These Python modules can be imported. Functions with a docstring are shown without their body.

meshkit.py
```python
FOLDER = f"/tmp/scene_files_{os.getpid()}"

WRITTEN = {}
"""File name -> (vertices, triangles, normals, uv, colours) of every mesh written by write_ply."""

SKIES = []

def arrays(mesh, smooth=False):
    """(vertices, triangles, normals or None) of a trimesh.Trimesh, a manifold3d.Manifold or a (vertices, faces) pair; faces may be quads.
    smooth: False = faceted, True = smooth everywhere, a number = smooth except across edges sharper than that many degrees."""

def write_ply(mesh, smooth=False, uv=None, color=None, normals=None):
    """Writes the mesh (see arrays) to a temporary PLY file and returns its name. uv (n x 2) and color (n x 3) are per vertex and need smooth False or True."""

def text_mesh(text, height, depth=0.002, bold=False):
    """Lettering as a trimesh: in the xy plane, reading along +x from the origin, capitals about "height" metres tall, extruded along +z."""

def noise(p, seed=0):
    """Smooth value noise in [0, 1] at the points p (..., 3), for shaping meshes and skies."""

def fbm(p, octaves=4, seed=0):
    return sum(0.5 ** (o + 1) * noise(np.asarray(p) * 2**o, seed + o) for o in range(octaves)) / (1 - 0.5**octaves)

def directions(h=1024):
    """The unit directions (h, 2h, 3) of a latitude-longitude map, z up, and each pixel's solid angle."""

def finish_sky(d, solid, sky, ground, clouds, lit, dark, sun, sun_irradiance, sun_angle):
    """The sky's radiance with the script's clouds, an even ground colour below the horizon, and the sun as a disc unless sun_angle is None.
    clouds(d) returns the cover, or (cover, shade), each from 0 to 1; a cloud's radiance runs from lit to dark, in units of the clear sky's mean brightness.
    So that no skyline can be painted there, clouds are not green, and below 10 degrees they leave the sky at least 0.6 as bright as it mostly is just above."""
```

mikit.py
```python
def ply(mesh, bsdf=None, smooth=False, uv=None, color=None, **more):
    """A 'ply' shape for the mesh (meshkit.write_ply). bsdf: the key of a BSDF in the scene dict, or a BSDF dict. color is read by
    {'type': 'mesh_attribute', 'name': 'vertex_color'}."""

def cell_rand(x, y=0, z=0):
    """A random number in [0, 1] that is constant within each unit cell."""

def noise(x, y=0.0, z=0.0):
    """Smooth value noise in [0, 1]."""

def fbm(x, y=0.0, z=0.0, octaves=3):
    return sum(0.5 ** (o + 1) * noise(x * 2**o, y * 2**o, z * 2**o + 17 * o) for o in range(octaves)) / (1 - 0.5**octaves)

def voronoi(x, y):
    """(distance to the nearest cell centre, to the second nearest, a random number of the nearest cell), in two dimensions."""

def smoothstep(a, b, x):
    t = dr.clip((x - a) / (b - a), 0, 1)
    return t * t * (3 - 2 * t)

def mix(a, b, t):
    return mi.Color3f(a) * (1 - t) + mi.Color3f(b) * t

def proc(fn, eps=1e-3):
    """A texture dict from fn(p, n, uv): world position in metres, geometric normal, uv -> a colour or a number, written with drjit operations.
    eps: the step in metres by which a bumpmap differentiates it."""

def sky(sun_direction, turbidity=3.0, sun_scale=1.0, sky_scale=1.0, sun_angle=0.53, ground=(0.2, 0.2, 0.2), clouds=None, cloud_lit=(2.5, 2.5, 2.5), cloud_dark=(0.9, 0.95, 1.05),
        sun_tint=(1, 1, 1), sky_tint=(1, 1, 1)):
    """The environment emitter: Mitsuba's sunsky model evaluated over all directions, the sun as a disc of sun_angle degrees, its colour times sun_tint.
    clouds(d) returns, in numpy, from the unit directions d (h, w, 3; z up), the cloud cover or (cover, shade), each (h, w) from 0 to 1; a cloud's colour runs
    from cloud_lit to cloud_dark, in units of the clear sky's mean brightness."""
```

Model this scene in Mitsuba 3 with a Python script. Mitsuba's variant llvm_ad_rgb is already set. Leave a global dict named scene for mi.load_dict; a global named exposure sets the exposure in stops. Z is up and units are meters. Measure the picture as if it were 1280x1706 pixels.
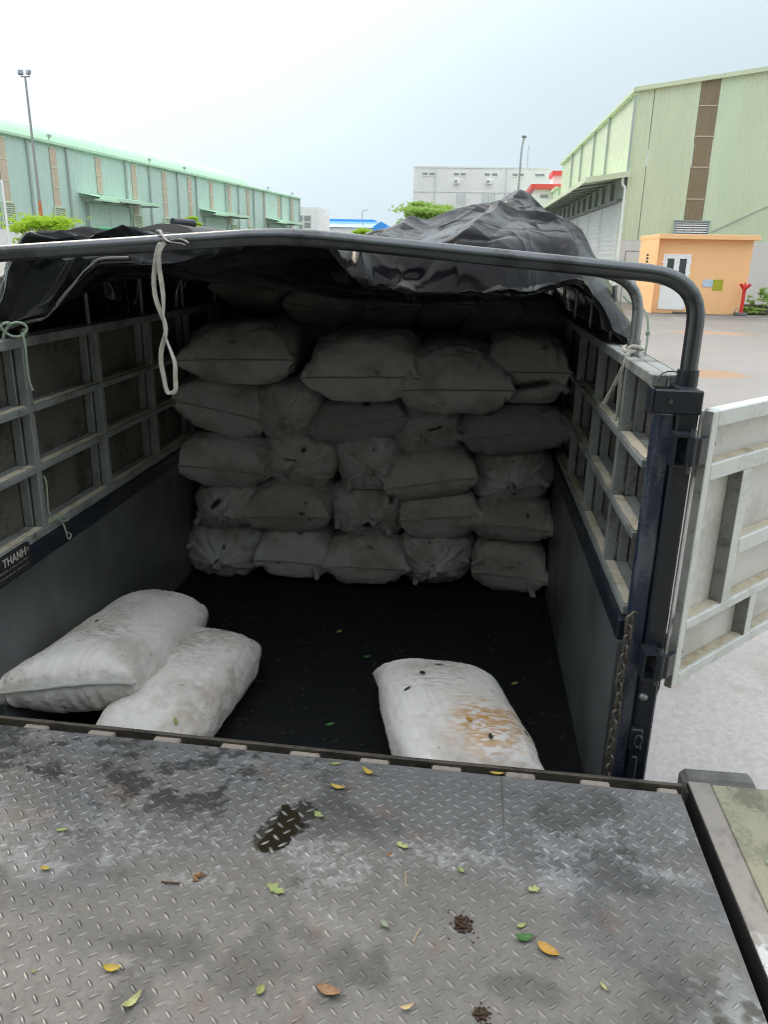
import math, random
import numpy as np, trimesh, manifold3d as m3d, drjit as dr, mitsuba as mi
import mikit, meshkit
from mikit import noise, fbm, voronoi, cell_rand, smoothstep, mix
from scipy.interpolate import RectBivariateSpline, CubicSpline

scene, labels = {}, {}
T = mi.ScalarTransform4f

# ---------------------------------------------------------------- camera, sky, exposure
EYE = [0.0, 0.0, 2.60]
FWD, UP = [-0.0970, 0.9442, -0.3147], [-0.0531, 0.3110, 0.9489]
scene['camera'] = {'type': 'perspective', 'fov': 52.768, 'fov_axis': 'x', 'near_clip': 0.05, 'far_clip': 3000.0,
                   'to_world': T().look_at(origin=EYE, target=[EYE[i] + FWD[i] for i in range(3)], up=UP)}
SUN = (-0.55, 0.62, 0.75)


def overcast(d):
    """Whole sky under cloud: brighter overhead and towards the veiled sun, a greyer bank of rain cloud towards the front right."""
    el = np.clip(d[..., 2], 0, 1)
    az = np.arctan2(d[..., 0], d[..., 1])
    s = np.asarray(SUN) / np.linalg.norm(SUN)
    glow = np.clip(d @ s, 0, 1) ** 3
    q = np.stack([d[..., 0] * 2.2, d[..., 1] * 2.2, d[..., 2] * 5.0], -1)
    soft = meshkit.fbm(q + 3.1, 4, 5) - 0.5
    bank = np.exp(-((az - 0.34) / 0.62) ** 2) * np.exp(-(el / 0.42) ** 4)
    bright = 0.295 + (0.705 * el ** 0.9 + 0.30 * glow) * (1 - 0.80 * bank) + 0.06 * soft
    return np.ones_like(el), np.clip(1 - bright, 0, 1)


scene['sky'] = mikit.sky(SUN, turbidity=3, sun_scale=0.12, sun_angle=24, clouds=overcast,
                         cloud_lit=(2.64, 2.76, 2.86), cloud_dark=(0.0, 0.20, 0.29), ground=(0.25, 0.25, 0.25))
exposure = 3.05

# ---------------------------------------------------------------- materials


def mat(name, color, rough=0.6, metal=0.0, spec=0.5, bump=None, bscale=1.0, **more):
    b = {'type': 'principled', 'base_color': color if isinstance(color, dict) else {'type': 'rgb', 'value': list(color)},
         'roughness': rough, 'metallic': metal, 'specular': spec, **more}
    if bump is not None:
        b = {'type': 'bumpmap', 'arbitrary': bump, 'scale': bscale, 'bsdf': b}
    scene[name] = {'type': 'twosided', 'bsdf': b}


def grime(base, dark, scale=6.0, amount=0.6, streak=(1.0, 1.0, 1.0), lo=0.45, hi=0.75):
    """A colour with dirt of its own shape: fbm blotches, stretched by streak."""
    def fn(p, n, uv):
        t = fbm(p.x * scale * streak[0], p.y * scale * streak[1], p.z * scale * streak[2], 4)
        f = fbm(p.x * scale * 9, p.y * scale * 9, p.z * scale * 9, 2)
        return mix(base, dark, smoothstep(lo, hi, t * 0.75 + f * 0.25) * amount)
    return mikit.proc(fn)


def f_plate(p, wet=1.0):
    """Worn checker plate: brown-grey dirt, darker damp stains, pale scale left by dried water, a little rust."""
    big = fbm(p.x * 2.1 + 3, p.y * 2.6, 0.5, 4)
    mid = fbm(p.x * 9, p.y * 11 + 5, 1.5, 4)
    fine = fbm(p.x * 70, p.y * 70, 2.5, 3)
    back = smoothstep(1.52, 1.80, p.y + (big - 0.5) * 0.7)
    c = mix((0.186, 0.176, 0.166), (0.186, 0.184, 0.186), back)
    c = mix(c, (0.118, 0.119, 0.124), smoothstep(0.47, 0.68, big) * 0.7)
    c = mix(c, (0.225, 0.208, 0.190), smoothstep(0.52, 0.70, fbm(p.x * 3.3 + 9, p.y * 3.1, 4.5, 3)) * 0.6)
    dark = smoothstep(0.50, 0.60, mid * 0.6 + fbm(p.x * 28, p.y * 34, 8.5, 3) * 0.4) * smoothstep(1.66, 1.86, p.y) * smoothstep(-0.20, -0.55, p.x)
    c = mix(c, (0.030, 0.030, 0.032), dark * 0.8)
    wetc = smoothstep(0.30, 0.55, p.x) * smoothstep(1.55, 1.30, p.y + (mid - 0.5) * 0.4)
    c = mix(c, (0.050, 0.051, 0.043), wetc * smoothstep(0.40, 0.62, mid + 0.12) * 0.75)
    c = mix(c, (0.06, 0.06, 0.058), smoothstep(0.60, 0.70, fbm(p.x * 6 + 20, p.y * 6, 3.3, 3)) * 0.5)
    scale = smoothstep(0.60, 0.70, fbm(p.x * 15 + 11, p.y * 17, 6.5, 4)) * smoothstep(0.44, 0.60, fbm(p.x * 2.4, p.y * 2.9 + 8, 9.5, 3))
    ridge = smoothstep(0.17, 0.02, dr.abs(p.y - 1.66 - 0.10 * (p.x + 0.4) * dr.select(p.x > -0.4, 1.8, -0.3) + (mid - 0.5) * 0.3)) * smoothstep(0.47, 0.60, mid * 0.5 + fine * 0.5)
    pool = dr.sqrt(dr.square((p.x + 0.445 - (p.y - 1.775) * 0.25) / 0.068) + dr.square((p.y - 1.775) / 0.112)) + (mid - 0.5) * 1.3 + (fine - 0.5) * 0.5
    c = mix(c, (0.35, 0.355, 0.365), dr.clip(scale * 0.32 + ridge * 0.50, 0, 0.70))
    c = mix(c, (0.030, 0.027, 0.020), smoothstep(0.95, 0.80, pool) * 0.9 * wet)
    r = smoothstep(0.66, 0.76, fbm(p.x * 7 + 40, p.y * 7, 12.5, 3))
    c = mix(c, (0.20, 0.10, 0.055), r * 0.22)
    grit = noise(p.x * 210, p.y * 210, 4.0) * 0.5 + noise(p.x * 420, p.y * 420, 6.0) * 0.5
    c = c * 0.86 * (0.58 + 0.40 * fine + 0.28 * grit + 0.26 * (mid - 0.5) * 2 + 0.06)
    paint = smoothstep(0.50, 0.72, p.x + (mid - 0.5) * 0.25) * smoothstep(1.50, 1.25, p.y + (mid - 0.5) * 0.3) * smoothstep(0.48, 0.60, fbm(p.x * 13, p.y * 13, 14.5, 4))
    return mix(c, (0.50, 0.52, 0.52), paint * 0.7), back, mid


def plate_colour(p, n, uv):
    return f_plate(p)[0]


def lug_colour(p, n, uv):
    return f_plate(p, 0.0)[0] * 1.24


def plate_rough(p, n, uv):
    big = fbm(p.x * 2.1 + 3, p.y * 2.6, 0.5, 4)
    wet = smoothstep(1.58, 1.78, p.y + (big - 0.5) * 0.6) * smoothstep(2.12, 1.92, p.y)
    return 0.60 - 0.27 * wet + 0.12 * (fbm(p.x * 30, p.y * 30, 7.0, 3) - 0.5)


mat('m_plate', mikit.proc(plate_colour), mikit.proc(plate_rough), 0.15, 0.5)
mat('m_lug', mikit.proc(lug_colour), 0.29, 0.5, 0.5)
mat('m_puddle', (0.022, 0.019, 0.012), 0.06, 0.0, 0.5)
mat('m_lip', grime((0.10, 0.085, 0.07), (0.03, 0.027, 0.025), 14, 0.9), 0.55, 0.3)
mat('m_lugblock', grime((0.30, 0.26, 0.225), (0.15, 0.12, 0.10), 30, 0.7), 0.7)


def edge_colour(p, n, uv):
    t, f = fbm(p.x * 9, p.y * 9, p.z * 9, 4), fbm(p.x * 60, p.y * 60, 3.0, 3)
    c = mix((0.31, 0.28, 0.255), (0.17, 0.155, 0.14), smoothstep(0.42, 0.72, t * 0.7 + f * 0.3) * 0.85)
    return mix(c, (0.62, 0.63, 0.63), smoothstep(1.60, 1.50, p.y + (t - 0.5) * 0.5) * smoothstep(0.40, 0.52, t * 0.5 + f * 0.5) * 0.85)


mat('m_edge', mikit.proc(edge_colour), 0.55, 0.2)
mat('m_dust', grime((0.31, 0.295, 0.215), (0.15, 0.145, 0.11), 13, 0.9, (1, 1, 1), 0.40, 0.66), 0.8)
mat('m_conc', grime((0.22, 0.21, 0.20), (0.11, 0.105, 0.10), 5, 0.8), 0.85)
mat('m_bumper', grime((0.15, 0.148, 0.142), (0.075, 0.074, 0.072), 16, 0.7), 0.7)
mat('m_black', (0.012, 0.012, 0.012), 0.8)


def f_yard(p, n, uv):
    big = fbm(p.x * 0.10, p.y * 0.16, 0.3, 4)
    mid = fbm(p.x * 0.9 + 7, p.y * 0.9, 1.3, 4)
    fine = noise(p.x * 42, p.y * 42, 2.0) * 0.6 + noise(p.x * 95, p.y * 95, 3.0) * 0.4
    far = smoothstep(4.5, 12, p.y + (big - 0.5) * 8)
    c = mix((0.47, 0.445, 0.437), (0.265, 0.25, 0.24), far)  # paler near the lorry: colour raised to offset the shade it casts there
    c = mix(c, (0.205, 0.19, 0.175), smoothstep(18, 36, p.y + (big - 0.5) * 24))
    c = mix(c, (0.225, 0.205, 0.185), smoothstep(0.48, 0.7, big) * far)
    c = mix(c, (0.12, 0.113, 0.107), smoothstep(36.5, 42.0, p.y + (mid - 0.5) * 5) * 0.75)
    c = mix(c, (0.26, 0.24, 0.21), smoothstep(0.56, 0.72, mid) * 0.6)
    for x, y, a, b, s in ((5.85, 19.9, 1.0, 0.9, 0.8), (9.3, 32.0, 2.4, 0.9, 0.6), (5.4, 14.2, 1.2, 0.5, 0.25)):
        dd = dr.sqrt(dr.square((p.x - x) / a) + dr.square((p.y - y) / b)) + (mid - 0.5) * 1.1
        c = mix(c, (0.36, 0.215, 0.12), smoothstep(1.0, 0.55, dd) * s)
    near = smoothstep(11, 3, p.y)
    c = c * (1 - 0.15 * near + 0.30 * near * fine)
    return mix(c, (0.30, 0.24, 0.17), smoothstep(0.58, 0.70, fbm(p.x * 2.6, p.y * 2.6, 8.0, 3)) * near * 0.55)


mat('m_yard', mikit.proc(f_yard), mikit.proc(lambda p, n, uv: 0.80 - 0.30 * smoothstep(0.50, 0.66, fbm(p.x * 0.35, p.y * 0.2, 5.0, 3)) * smoothstep(9, 16, p.y)), 0.0, 0.12)


def f_bedwall(p, n, uv):
    a = fbm(p.y * 1.6, p.z * 1.3, p.x, 4)
    s = fbm(p.y * 14, p.z * 2.5, 3.0, 3)
    c = mix((0.135, 0.145, 0.152), (0.060, 0.066, 0.070), smoothstep(0.36, 0.72, a))
    c = mix(c, (0.20, 0.205, 0.205), smoothstep(0.56, 0.78, s) * 0.25)
    return mix(c, (0.10, 0.085, 0.07), smoothstep(0.62, 0.78, fbm(p.y * 8, p.z * 8, 9.0, 3)) * 0.22)


mat('m_bedwall', mikit.proc(f_bedwall), 0.42, 0.35)
mat('m_bedfloor', grime((0.0045, 0.006, 0.0075), (0.010, 0.010, 0.010), 8, 0.7), 0.75, 0.0, 0.25)
mat('m_alu', grime((0.285, 0.307, 0.30), (0.125, 0.122, 0.11), 10, 0.85, (1, 1, 0.35)), 0.48, 0.25)
mat('m_skin', grime((0.125, 0.115, 0.103), (0.042, 0.037, 0.032), 7, 0.9, (1, 1, 0.5)), 0.6, 0.1)
mat('m_ledgedirt', grime((0.50, 0.46, 0.37), (0.30, 0.24, 0.15), 18, 0.8), 0.8)
mat('m_navy', grime((0.010, 0.014, 0.024), (0.03, 0.03, 0.032), 12, 0.7), 0.38, 0.0, 0.5)
mat('m_blue', grime((0.015, 0.024, 0.050), (0.10, 0.11, 0.14), 26, 0.75, (1, 1, 0.22), 0.44, 0.62), 0.42, 0.1)
mat('m_galv', grime((0.30, 0.32, 0.33), (0.09, 0.09, 0.088), 15, 0.8, (1, 1, 0.5), 0.42, 0.68), 0.36, 0.75)
mat('m_galvdark', grime((0.115, 0.125, 0.135), (0.045, 0.046, 0.048), 12, 0.7), 0.24, 0.8)
mat('m_chain', grime((0.15, 0.13, 0.11), (0.09, 0.075, 0.065), 60, 0.9), 0.5, 0.6)
mat('m_gate', grime((0.60, 0.625, 0.615), (0.42, 0.425, 0.405), 9, 0.7, (1, 1, 0.5)), 0.42, 0.15)
mat('m_gatesheet', grime((0.63, 0.62, 0.60), (0.46, 0.445, 0.42), 5, 0.8), 0.5, 0.05)
mat('m_gateside', grime((0.26, 0.26, 0.25), (0.10, 0.10, 0.10), 20, 0.8), 0.5, 0.3)  # dirty gate metal, darker still: side shade put into the colour
mat('m_rustedge', grime((0.48, 0.43, 0.34), (0.30, 0.22, 0.13), 25, 0.8), 0.8)


def tarp_rough(p, n, uv):
    return 0.06 + 0.18 * fbm(p.x * 8, p.y * 8, p.z * 8, 3)


mat('m_tarp', grime((0.0055, 0.0065, 0.0085), (0.020, 0.0185, 0.017), 4, 0.6), mikit.proc(tarp_rough), 0.0, 0.12)
mat('m_sack', {'type': 'mesh_attribute', 'name': 'vertex_color'}, 0.62, 0.0, 0.35,
    mikit.proc(lambda p, n, uv: fbm(p.x * 45, p.y * 45, p.z * 45, 3), 2e-3), 0.006)
mat('m_seam', (0.33, 0.33, 0.315), 0.75)
mat('m_strap', grime((0.46, 0.445, 0.40), (0.27, 0.26, 0.22), 40, 0.7), 0.8)
mat('m_cord', (0.26, 0.33, 0.25), 0.8)
for nm, c in dict(yellow=(0.43, 0.31, 0.05), lime=(0.25, 0.30, 0.11), palelime=(0.37, 0.38, 0.16), green=(0.045, 0.14, 0.035), orange=(0.45, 0.25, 0.045),
                  olive=(0.24, 0.26, 0.08), brown=(0.30, 0.165, 0.085), greygreen=(0.26, 0.29, 0.22), tan=(0.56, 0.42, 0.22), dark=(0.020, 0.026, 0.012)).items():
    mat('m_leaf_' + nm, grime(c, tuple(v * 0.62 for v in c), 120, 0.7), 0.5)
mat('m_soil', grime((0.06, 0.035, 0.02), (0.02, 0.012, 0.008), 200, 0.9), 0.9)
mat('m_litter', grime((0.022, 0.021, 0.014), (0.010, 0.012, 0.007), 30, 0.8), 0.8)
mat('m_twig', (0.10, 0.055, 0.03), 0.8)


def wallgreen(base, dark):
    def fn(p, n, uv):
        t = fbm(p.x * 0.5, p.y * 0.5, p.z * 0.12, 4)
        s = fbm(p.x * 3.0, p.y * 3.0, p.z * 0.25, 3)
        return mix(mix(base, dark, smoothstep(0.40, 0.75, t) * 0.35), dark, smoothstep(0.55, 0.8, s) * 0.18)
    return mikit.proc(fn)


mat('m_mint', wallgreen((0.47, 0.63, 0.55), (0.40, 0.55, 0.48)), 0.45)
mat('m_mintroof', wallgreen((0.48, 0.71, 0.51), (0.42, 0.64, 0.46)), 0.45)
mat('m_pale', wallgreen((0.56, 0.62, 0.43), (0.46, 0.53, 0.37)), 0.45)
mat('m_palecool', wallgreen((0.545, 0.635, 0.455), (0.455, 0.545, 0.39)), 0.45)
mat('m_trim', wallgreen((0.36, 0.42, 0.38), (0.27, 0.31, 0.29)), 0.5)
mat('m_tansky', wallgreen((0.56, 0.47, 0.36), (0.44, 0.36, 0.27)), 0.35)
mat('m_brownsky', wallgreen((0.235, 0.185, 0.11), (0.155, 0.125, 0.08)), 0.32)
mat('m_render', wallgreen((0.62, 0.60, 0.56), (0.48, 0.46, 0.43)), 0.8)
mat('m_white', wallgreen((0.78, 0.78, 0.77), (0.66, 0.66, 0.65)), 0.6)
mat('m_shutter', wallgreen((0.53, 0.56, 0.55), (0.44, 0.47, 0.46)), 0.5)
mat('m_soffit', (0.24, 0.25, 0.25), 0.7)
mat('m_louvre', (0.28, 0.34, 0.35), 0.5)
mat('m_orange', wallgreen((0.90, 0.53, 0.255), (0.80, 0.46, 0.22)), 0.7)
mat('m_pvc', (0.84, 0.84, 0.83), 0.35)
mat('m_glass', (0.05, 0.06, 0.065), 0.08, 0.0, 0.7)
mat('m_red', (0.62, 0.035, 0.025), 0.4)
mat('m_redroof', (0.66, 0.09, 0.075), 0.5)
mat('m_grey', wallgreen((0.74, 0.73, 0.72), (0.66, 0.65, 0.64)), 0.75)
mat('m_window', (0.28, 0.29, 0.29), 0.3)
mat('m_blueroof', (0.055, 0.30, 0.78), 0.4)
mat('m_bluepale', (0.40, 0.62, 0.85), 0.4)
mat('m_pole', (0.30, 0.30, 0.31), 0.5, 0.4)
mat('m_rust', (0.50, 0.16, 0.07), 0.7)
mat('m_lampglass', (0.20, 0.24, 0.27), 0.2)
mat('m_trunk', (0.11, 0.085, 0.06), 0.9)
for nm, c in dict(a=(0.42, 0.60, 0.07), b=(0.36, 0.52, 0.15), c=(0.11, 0.22, 0.035)).items():
    scene['m_fol_' + nm] = {'type': 'principledthin', 'base_color': {'type': 'rgb', 'value': list(c)}, 'roughness': 0.6, 'diff_trans': 0.9, 'spec_trans': 0.0}
mat('m_signblue', (0.42, 0.56, 0.66), 0.4)
mat('m_signolive', (0.38, 0.37, 0.02), 0.4)
mat('m_yellowpaint', (0.72, 0.42, 0.03), 0.6)
mat('m_brick', grime((0.13, 0.11, 0.095), (0.06, 0.05, 0.045), 3, 0.8), 0.9)
mat('m_foldlight', (0.13, 0.13, 0.125), 0.5)  # pale tone for the highlight painted along the cover fold
mat('m_canvas', (0.03, 0.028, 0.026), 0.5)
mat('m_greenpaint', (0.02, 0.30, 0.13), 0.5)
mat('m_tyre', (0.02, 0.02, 0.02), 0.8)
mat('m_print', (0.40, 0.39, 0.36), 0.6)
mat('m_printdim', (0.13, 0.13, 0.125), 0.6)

# ---------------------------------------------------------------- helpers
used = {}


def numbered(name):
    k = used.get(name, 0)
    used[name] = k + 1
    return name if k == 0 else f'{name}_{k:03d}'


def tag(key, label=None, cat=None, group=None, kind=None):
    d = {k: v for k, v in (('label', label), ('category', cat), ('group', group), ('kind', kind)) if v}
    if d:
        labels[key] = d
    return key


def thing(name, label, cat, group=None):
    return tag(numbered(name), label, cat, group)


def obj(name, mesh, bsdf, parent=None, smooth=False, label=None, cat=None, group=None, kind=None, color=None):
    key = numbered((parent + '__' if parent else '') + name)
    scene[key] = mikit.ply(mesh, bsdf, smooth=smooth, color=color)
    return tag(key, label, cat, group, kind)


def reuse(name, src, parent=None, to_world=None, **t):
    """One more piece with the shape dict of src."""
    key = numbered((parent + '__' if parent else '') + name)
    scene[key] = {**scene[src], **({'to_world': to_world} if to_world is not None else {})}
    return tag(key, **t)


BOXF = np.array([[0, 2, 3, 1], [4, 5, 7, 6], [0, 1, 5, 4], [2, 6, 7, 3], [0, 4, 6, 2], [1, 3, 7, 5]])


def box(x0, x1, y0, y1, z0, z1, bev=0.0):
    """A box, with its edges chamfered by bev."""
    c, h = np.array([x0 + x1, y0 + y1, z0 + z1]) / 2, np.abs(np.array([x1 - x0, y1 - y0, z1 - z0])) / 2
    if bev <= 0:
        v = np.array([[x, y, z] for x in (-1, 1) for y in (-1, 1) for z in (-1, 1)]) * h + c
        f = np.vstack([BOXF[:, [0, 1, 2]], BOXF[:, [0, 2, 3]]])
        return trimesh.Trimesh(v, f, process=False)
    bev = min(bev, h.min() * 0.9)
    pts = []
    for sx in (-1, 1):
        for sy in (-1, 1):
            for sz in (-1, 1):
                s = np.array([sx, sy, sz])
                for k in range(3):
                    q = s * (h - bev)
                    q[k] = s[k] * h[k]
                    pts.append(q + c)
    m = m3d.Manifold.hull_points(np.array(pts)).to_mesh()
    return trimesh.Trimesh(np.array(m.vert_properties[:, :3]), np.array(m.tri_verts), process=False)


def cat(*ms):
    ms = [m for x in ms for m in (x if isinstance(x, (list, tuple)) else [x])]
    v, f, n = [], [], 0
    for m in ms:
        v.append(np.asarray(m.vertices)); f.append(np.asarray(m.faces) + n); n += len(m.vertices)
    return trimesh.Trimesh(np.vstack(v), np.vstack(f), process=False)


def moved(m, M):
    return trimesh.Trimesh(np.asarray(m.vertices) @ np.asarray(M)[:3, :3].T + np.asarray(M)[:3, 3], m.faces, process=False)


def tube(points, r, sides=10, closed=False, caps=True):
    p = np.asarray(points, float)
    n = len(p)
    t = np.roll(p, -1, 0) - np.roll(p, 1, 0) if closed else np.gradient(p, axis=0)
    t /= np.linalg.norm(t, axis=1, keepdims=True) + 1e-12
    a = np.cross(t[0], [0, 0, 1.0] if abs(t[0][2]) < 0.9 else [1.0, 0, 0])
    a /= np.linalg.norm(a)
    A = []
    for k in range(n):                       # carried along, so that the ring does not twist
        a = a - t[k] * (a @ t[k]); a /= np.linalg.norm(a) + 1e-12
        A.append(a)
    A = np.array(A); B = np.cross(t, A)
    th = np.arange(sides) * 2 * np.pi / sides
    rr = np.broadcast_to(np.asarray(r, float), (n,))[:, None, None]
    v = p[:, None] + rr * (np.cos(th)[None, :, None] * A[:, None] + np.sin(th)[None, :, None] * B[:, None])
    m = n if closed else n - 1
    i, j = np.meshgrid(np.arange(m), np.arange(sides), indexing='ij')
    i2, j2 = (i + 1) % n, (j + 1) % sides
    f = np.stack([i * sides + j, i * sides + j2, i2 * sides + j2, i2 * sides + j], -1).reshape(-1, 4)
    f = np.vstack([f[:, [0, 1, 2]], f[:, [0, 2, 3]]])
    v = v.reshape(-1, 3)
    if caps and not closed:
        v = np.vstack([v, p[:1], p[-1:]])
        k = np.arange(sides)
        f = np.vstack([f, np.stack([k * 0 + len(v) - 2, (k + 1) % sides, k], 1), np.stack([k * 0 + len(v) - 1, (n - 1) * sides + k, (n - 1) * sides + (k + 1) % sides], 1)])
    return trimesh.Trimesh(v, f, process=False)


def smoothpath(pts, n=40):
    p = np.asarray(pts, float)
    s = np.r_[0, np.cumsum(np.linalg.norm(np.diff(p, axis=0), axis=1))]
    return CubicSpline(s, p)(np.linspace(0, s[-1], n))


def grid(P):
    """Triangles of a grid of points (n, m, 3)."""
    n, m = P.shape[:2]
    i, j = np.meshgrid(np.arange(n - 1), np.arange(m - 1), indexing='ij')
    q = np.stack([i * m + j, (i + 1) * m + j, (i + 1) * m + j + 1, i * m + j + 1], -1).reshape(-1, 4)
    return trimesh.Trimesh(P.reshape(-1, 3), np.vstack([q[:, [0, 1, 2]], q[:, [0, 2, 3]]]), process=False)


def lathe(prof, n=24):
    p = np.asarray(prof, float)
    th = np.arange(n + 1) * 2 * np.pi / n
    return grid(np.stack([p[:, :1] * np.cos(th), p[:, :1] * np.sin(th), np.repeat(p[:, 1:], n + 1, 1)], -1))


def prism(poly, z0, z1):
    """A polygon in x, y between two heights."""
    from shapely.geometry import Polygon
    m = trimesh.creation.extrude_polygon(Polygon(poly), z1 - z0, engine='earcut')
    m.apply_translation([0, 0, z0])
    return m


def frame(o, d, n):
    """Local (along, outward, up) to world."""
    M = np.eye(4)
    M[:2, 0], M[:2, 1], M[:2, 3] = d, n, o
    return M


def corrugated(M, s0, s1, z0, z1, pitch, depth, t0=0.0):
    """Ribbed sheet on a facade: s along, ribs upright, z1 a number or a function of s."""
    k = max(1, int(round((s1 - s0) / pitch)))
    w = (s1 - s0) / k
    ss, tt = [], []
    for i in range(k):
        a = s0 + i * w
        ss += [a, a + w * 0.52, a + w * 0.62, a + w * 0.88]
        tt += [0, 0, depth, depth]
    ss.append(s1); tt.append(0)
    ss, tt = np.array(ss), np.array(tt) + t0
    top = np.array([z1(s) for s in ss]) if callable(z1) else np.full(len(ss), z1)
    P = np.stack([np.stack([ss, tt, np.full(len(ss), z0)], 1), np.stack([ss, tt, top], 1)])
    return moved(grid(P), M)


def lbox(M, *a, bev=0.0):
    return moved(box(*a, bev=bev), M)


def rotm(yaw=0.0, pitch=0.0, roll=0.0, at=(0, 0, 0)):
    """z-yaw, then pitch about the own x axis, then roll about the own y axis (degrees)."""
    a, b, c = np.radians([yaw, pitch, roll])
    Z = np.array([[math.cos(a), -math.sin(a), 0], [math.sin(a), math.cos(a), 0], [0, 0, 1]])
    X = np.array([[1, 0, 0], [0, math.cos(b), -math.sin(b)], [0, math.sin(b), math.cos(b)]])
    Y = np.array([[math.cos(c), 0, math.sin(c)], [0, 1, 0], [-math.sin(c), 0, math.cos(c)]])
    M = np.eye(4)
    M[:3, :3], M[:3, 3] = Z @ X @ Y, at
    return M


# ---------------------------------------------------------------- the yard
n = 70
gx = np.r_[np.linspace(-900, -60, 12), np.linspace(-55, 55, n), np.linspace(60, 900, 12)]
gy = np.r_[np.linspace(-120, -12, 8), np.linspace(-10, 70, n), np.linspace(80, 1500, 14)]
GX, GY = np.meshgrid(gx, gy, indexing='ij')
GZ = 0.02 * (meshkit.fbm(np.stack([GX * 0.12, GY * 0.12, GX * 0], -1), 3) - 0.5) * np.clip((GY - 4) / 6, 0, 1)
obj('yard', grid(np.stack([GX, GY, GZ - 0.01], -1)), 'm_yard', smooth=True, kind='structure')

# ---------------------------------------------------------------- loading dock with its leveller plate
dock = thing('loading_dock', 'concrete loading dock with steel edging in the right foreground', 'dock')
DZ = 1.05
obj('dock_slab', box(0.7585, 4.6, -4, 2.135, 0, DZ - 0.004, 0.008), 'm_conc', dock)
obj('dock_slab', box(-4.6, -1.93, -4, 2.20, 0, DZ - 0.004, 0.008), 'm_conc', dock)
obj('steel_edge', box(0.7575, 0.824, -4, 2.137, DZ - 0.003, DZ + 0.003, 0.002), 'm_edge', dock, label='grey steel angle edging the pit beside the checker plate')
obj('steel_edge', box(-2.00, -1.926, -4, 2.20, DZ - 0.003, DZ + 0.003, 0.002), 'm_edge', dock)
obj('pit_shade_sheet', box(0.7545, 0.7580, -4, 2.134, DZ - 0.40, DZ - 0.003), 'm_black', dock)  # black sheet on the pit side: the gap shade is put into the colour
obj('dusty_top', box(0.826, 4.6, -4, 2.128, DZ - 0.003, DZ + 0.0045, 0.003), 'm_dust', dock, label='yellowish dusty slab top right of the steel edging')
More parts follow.
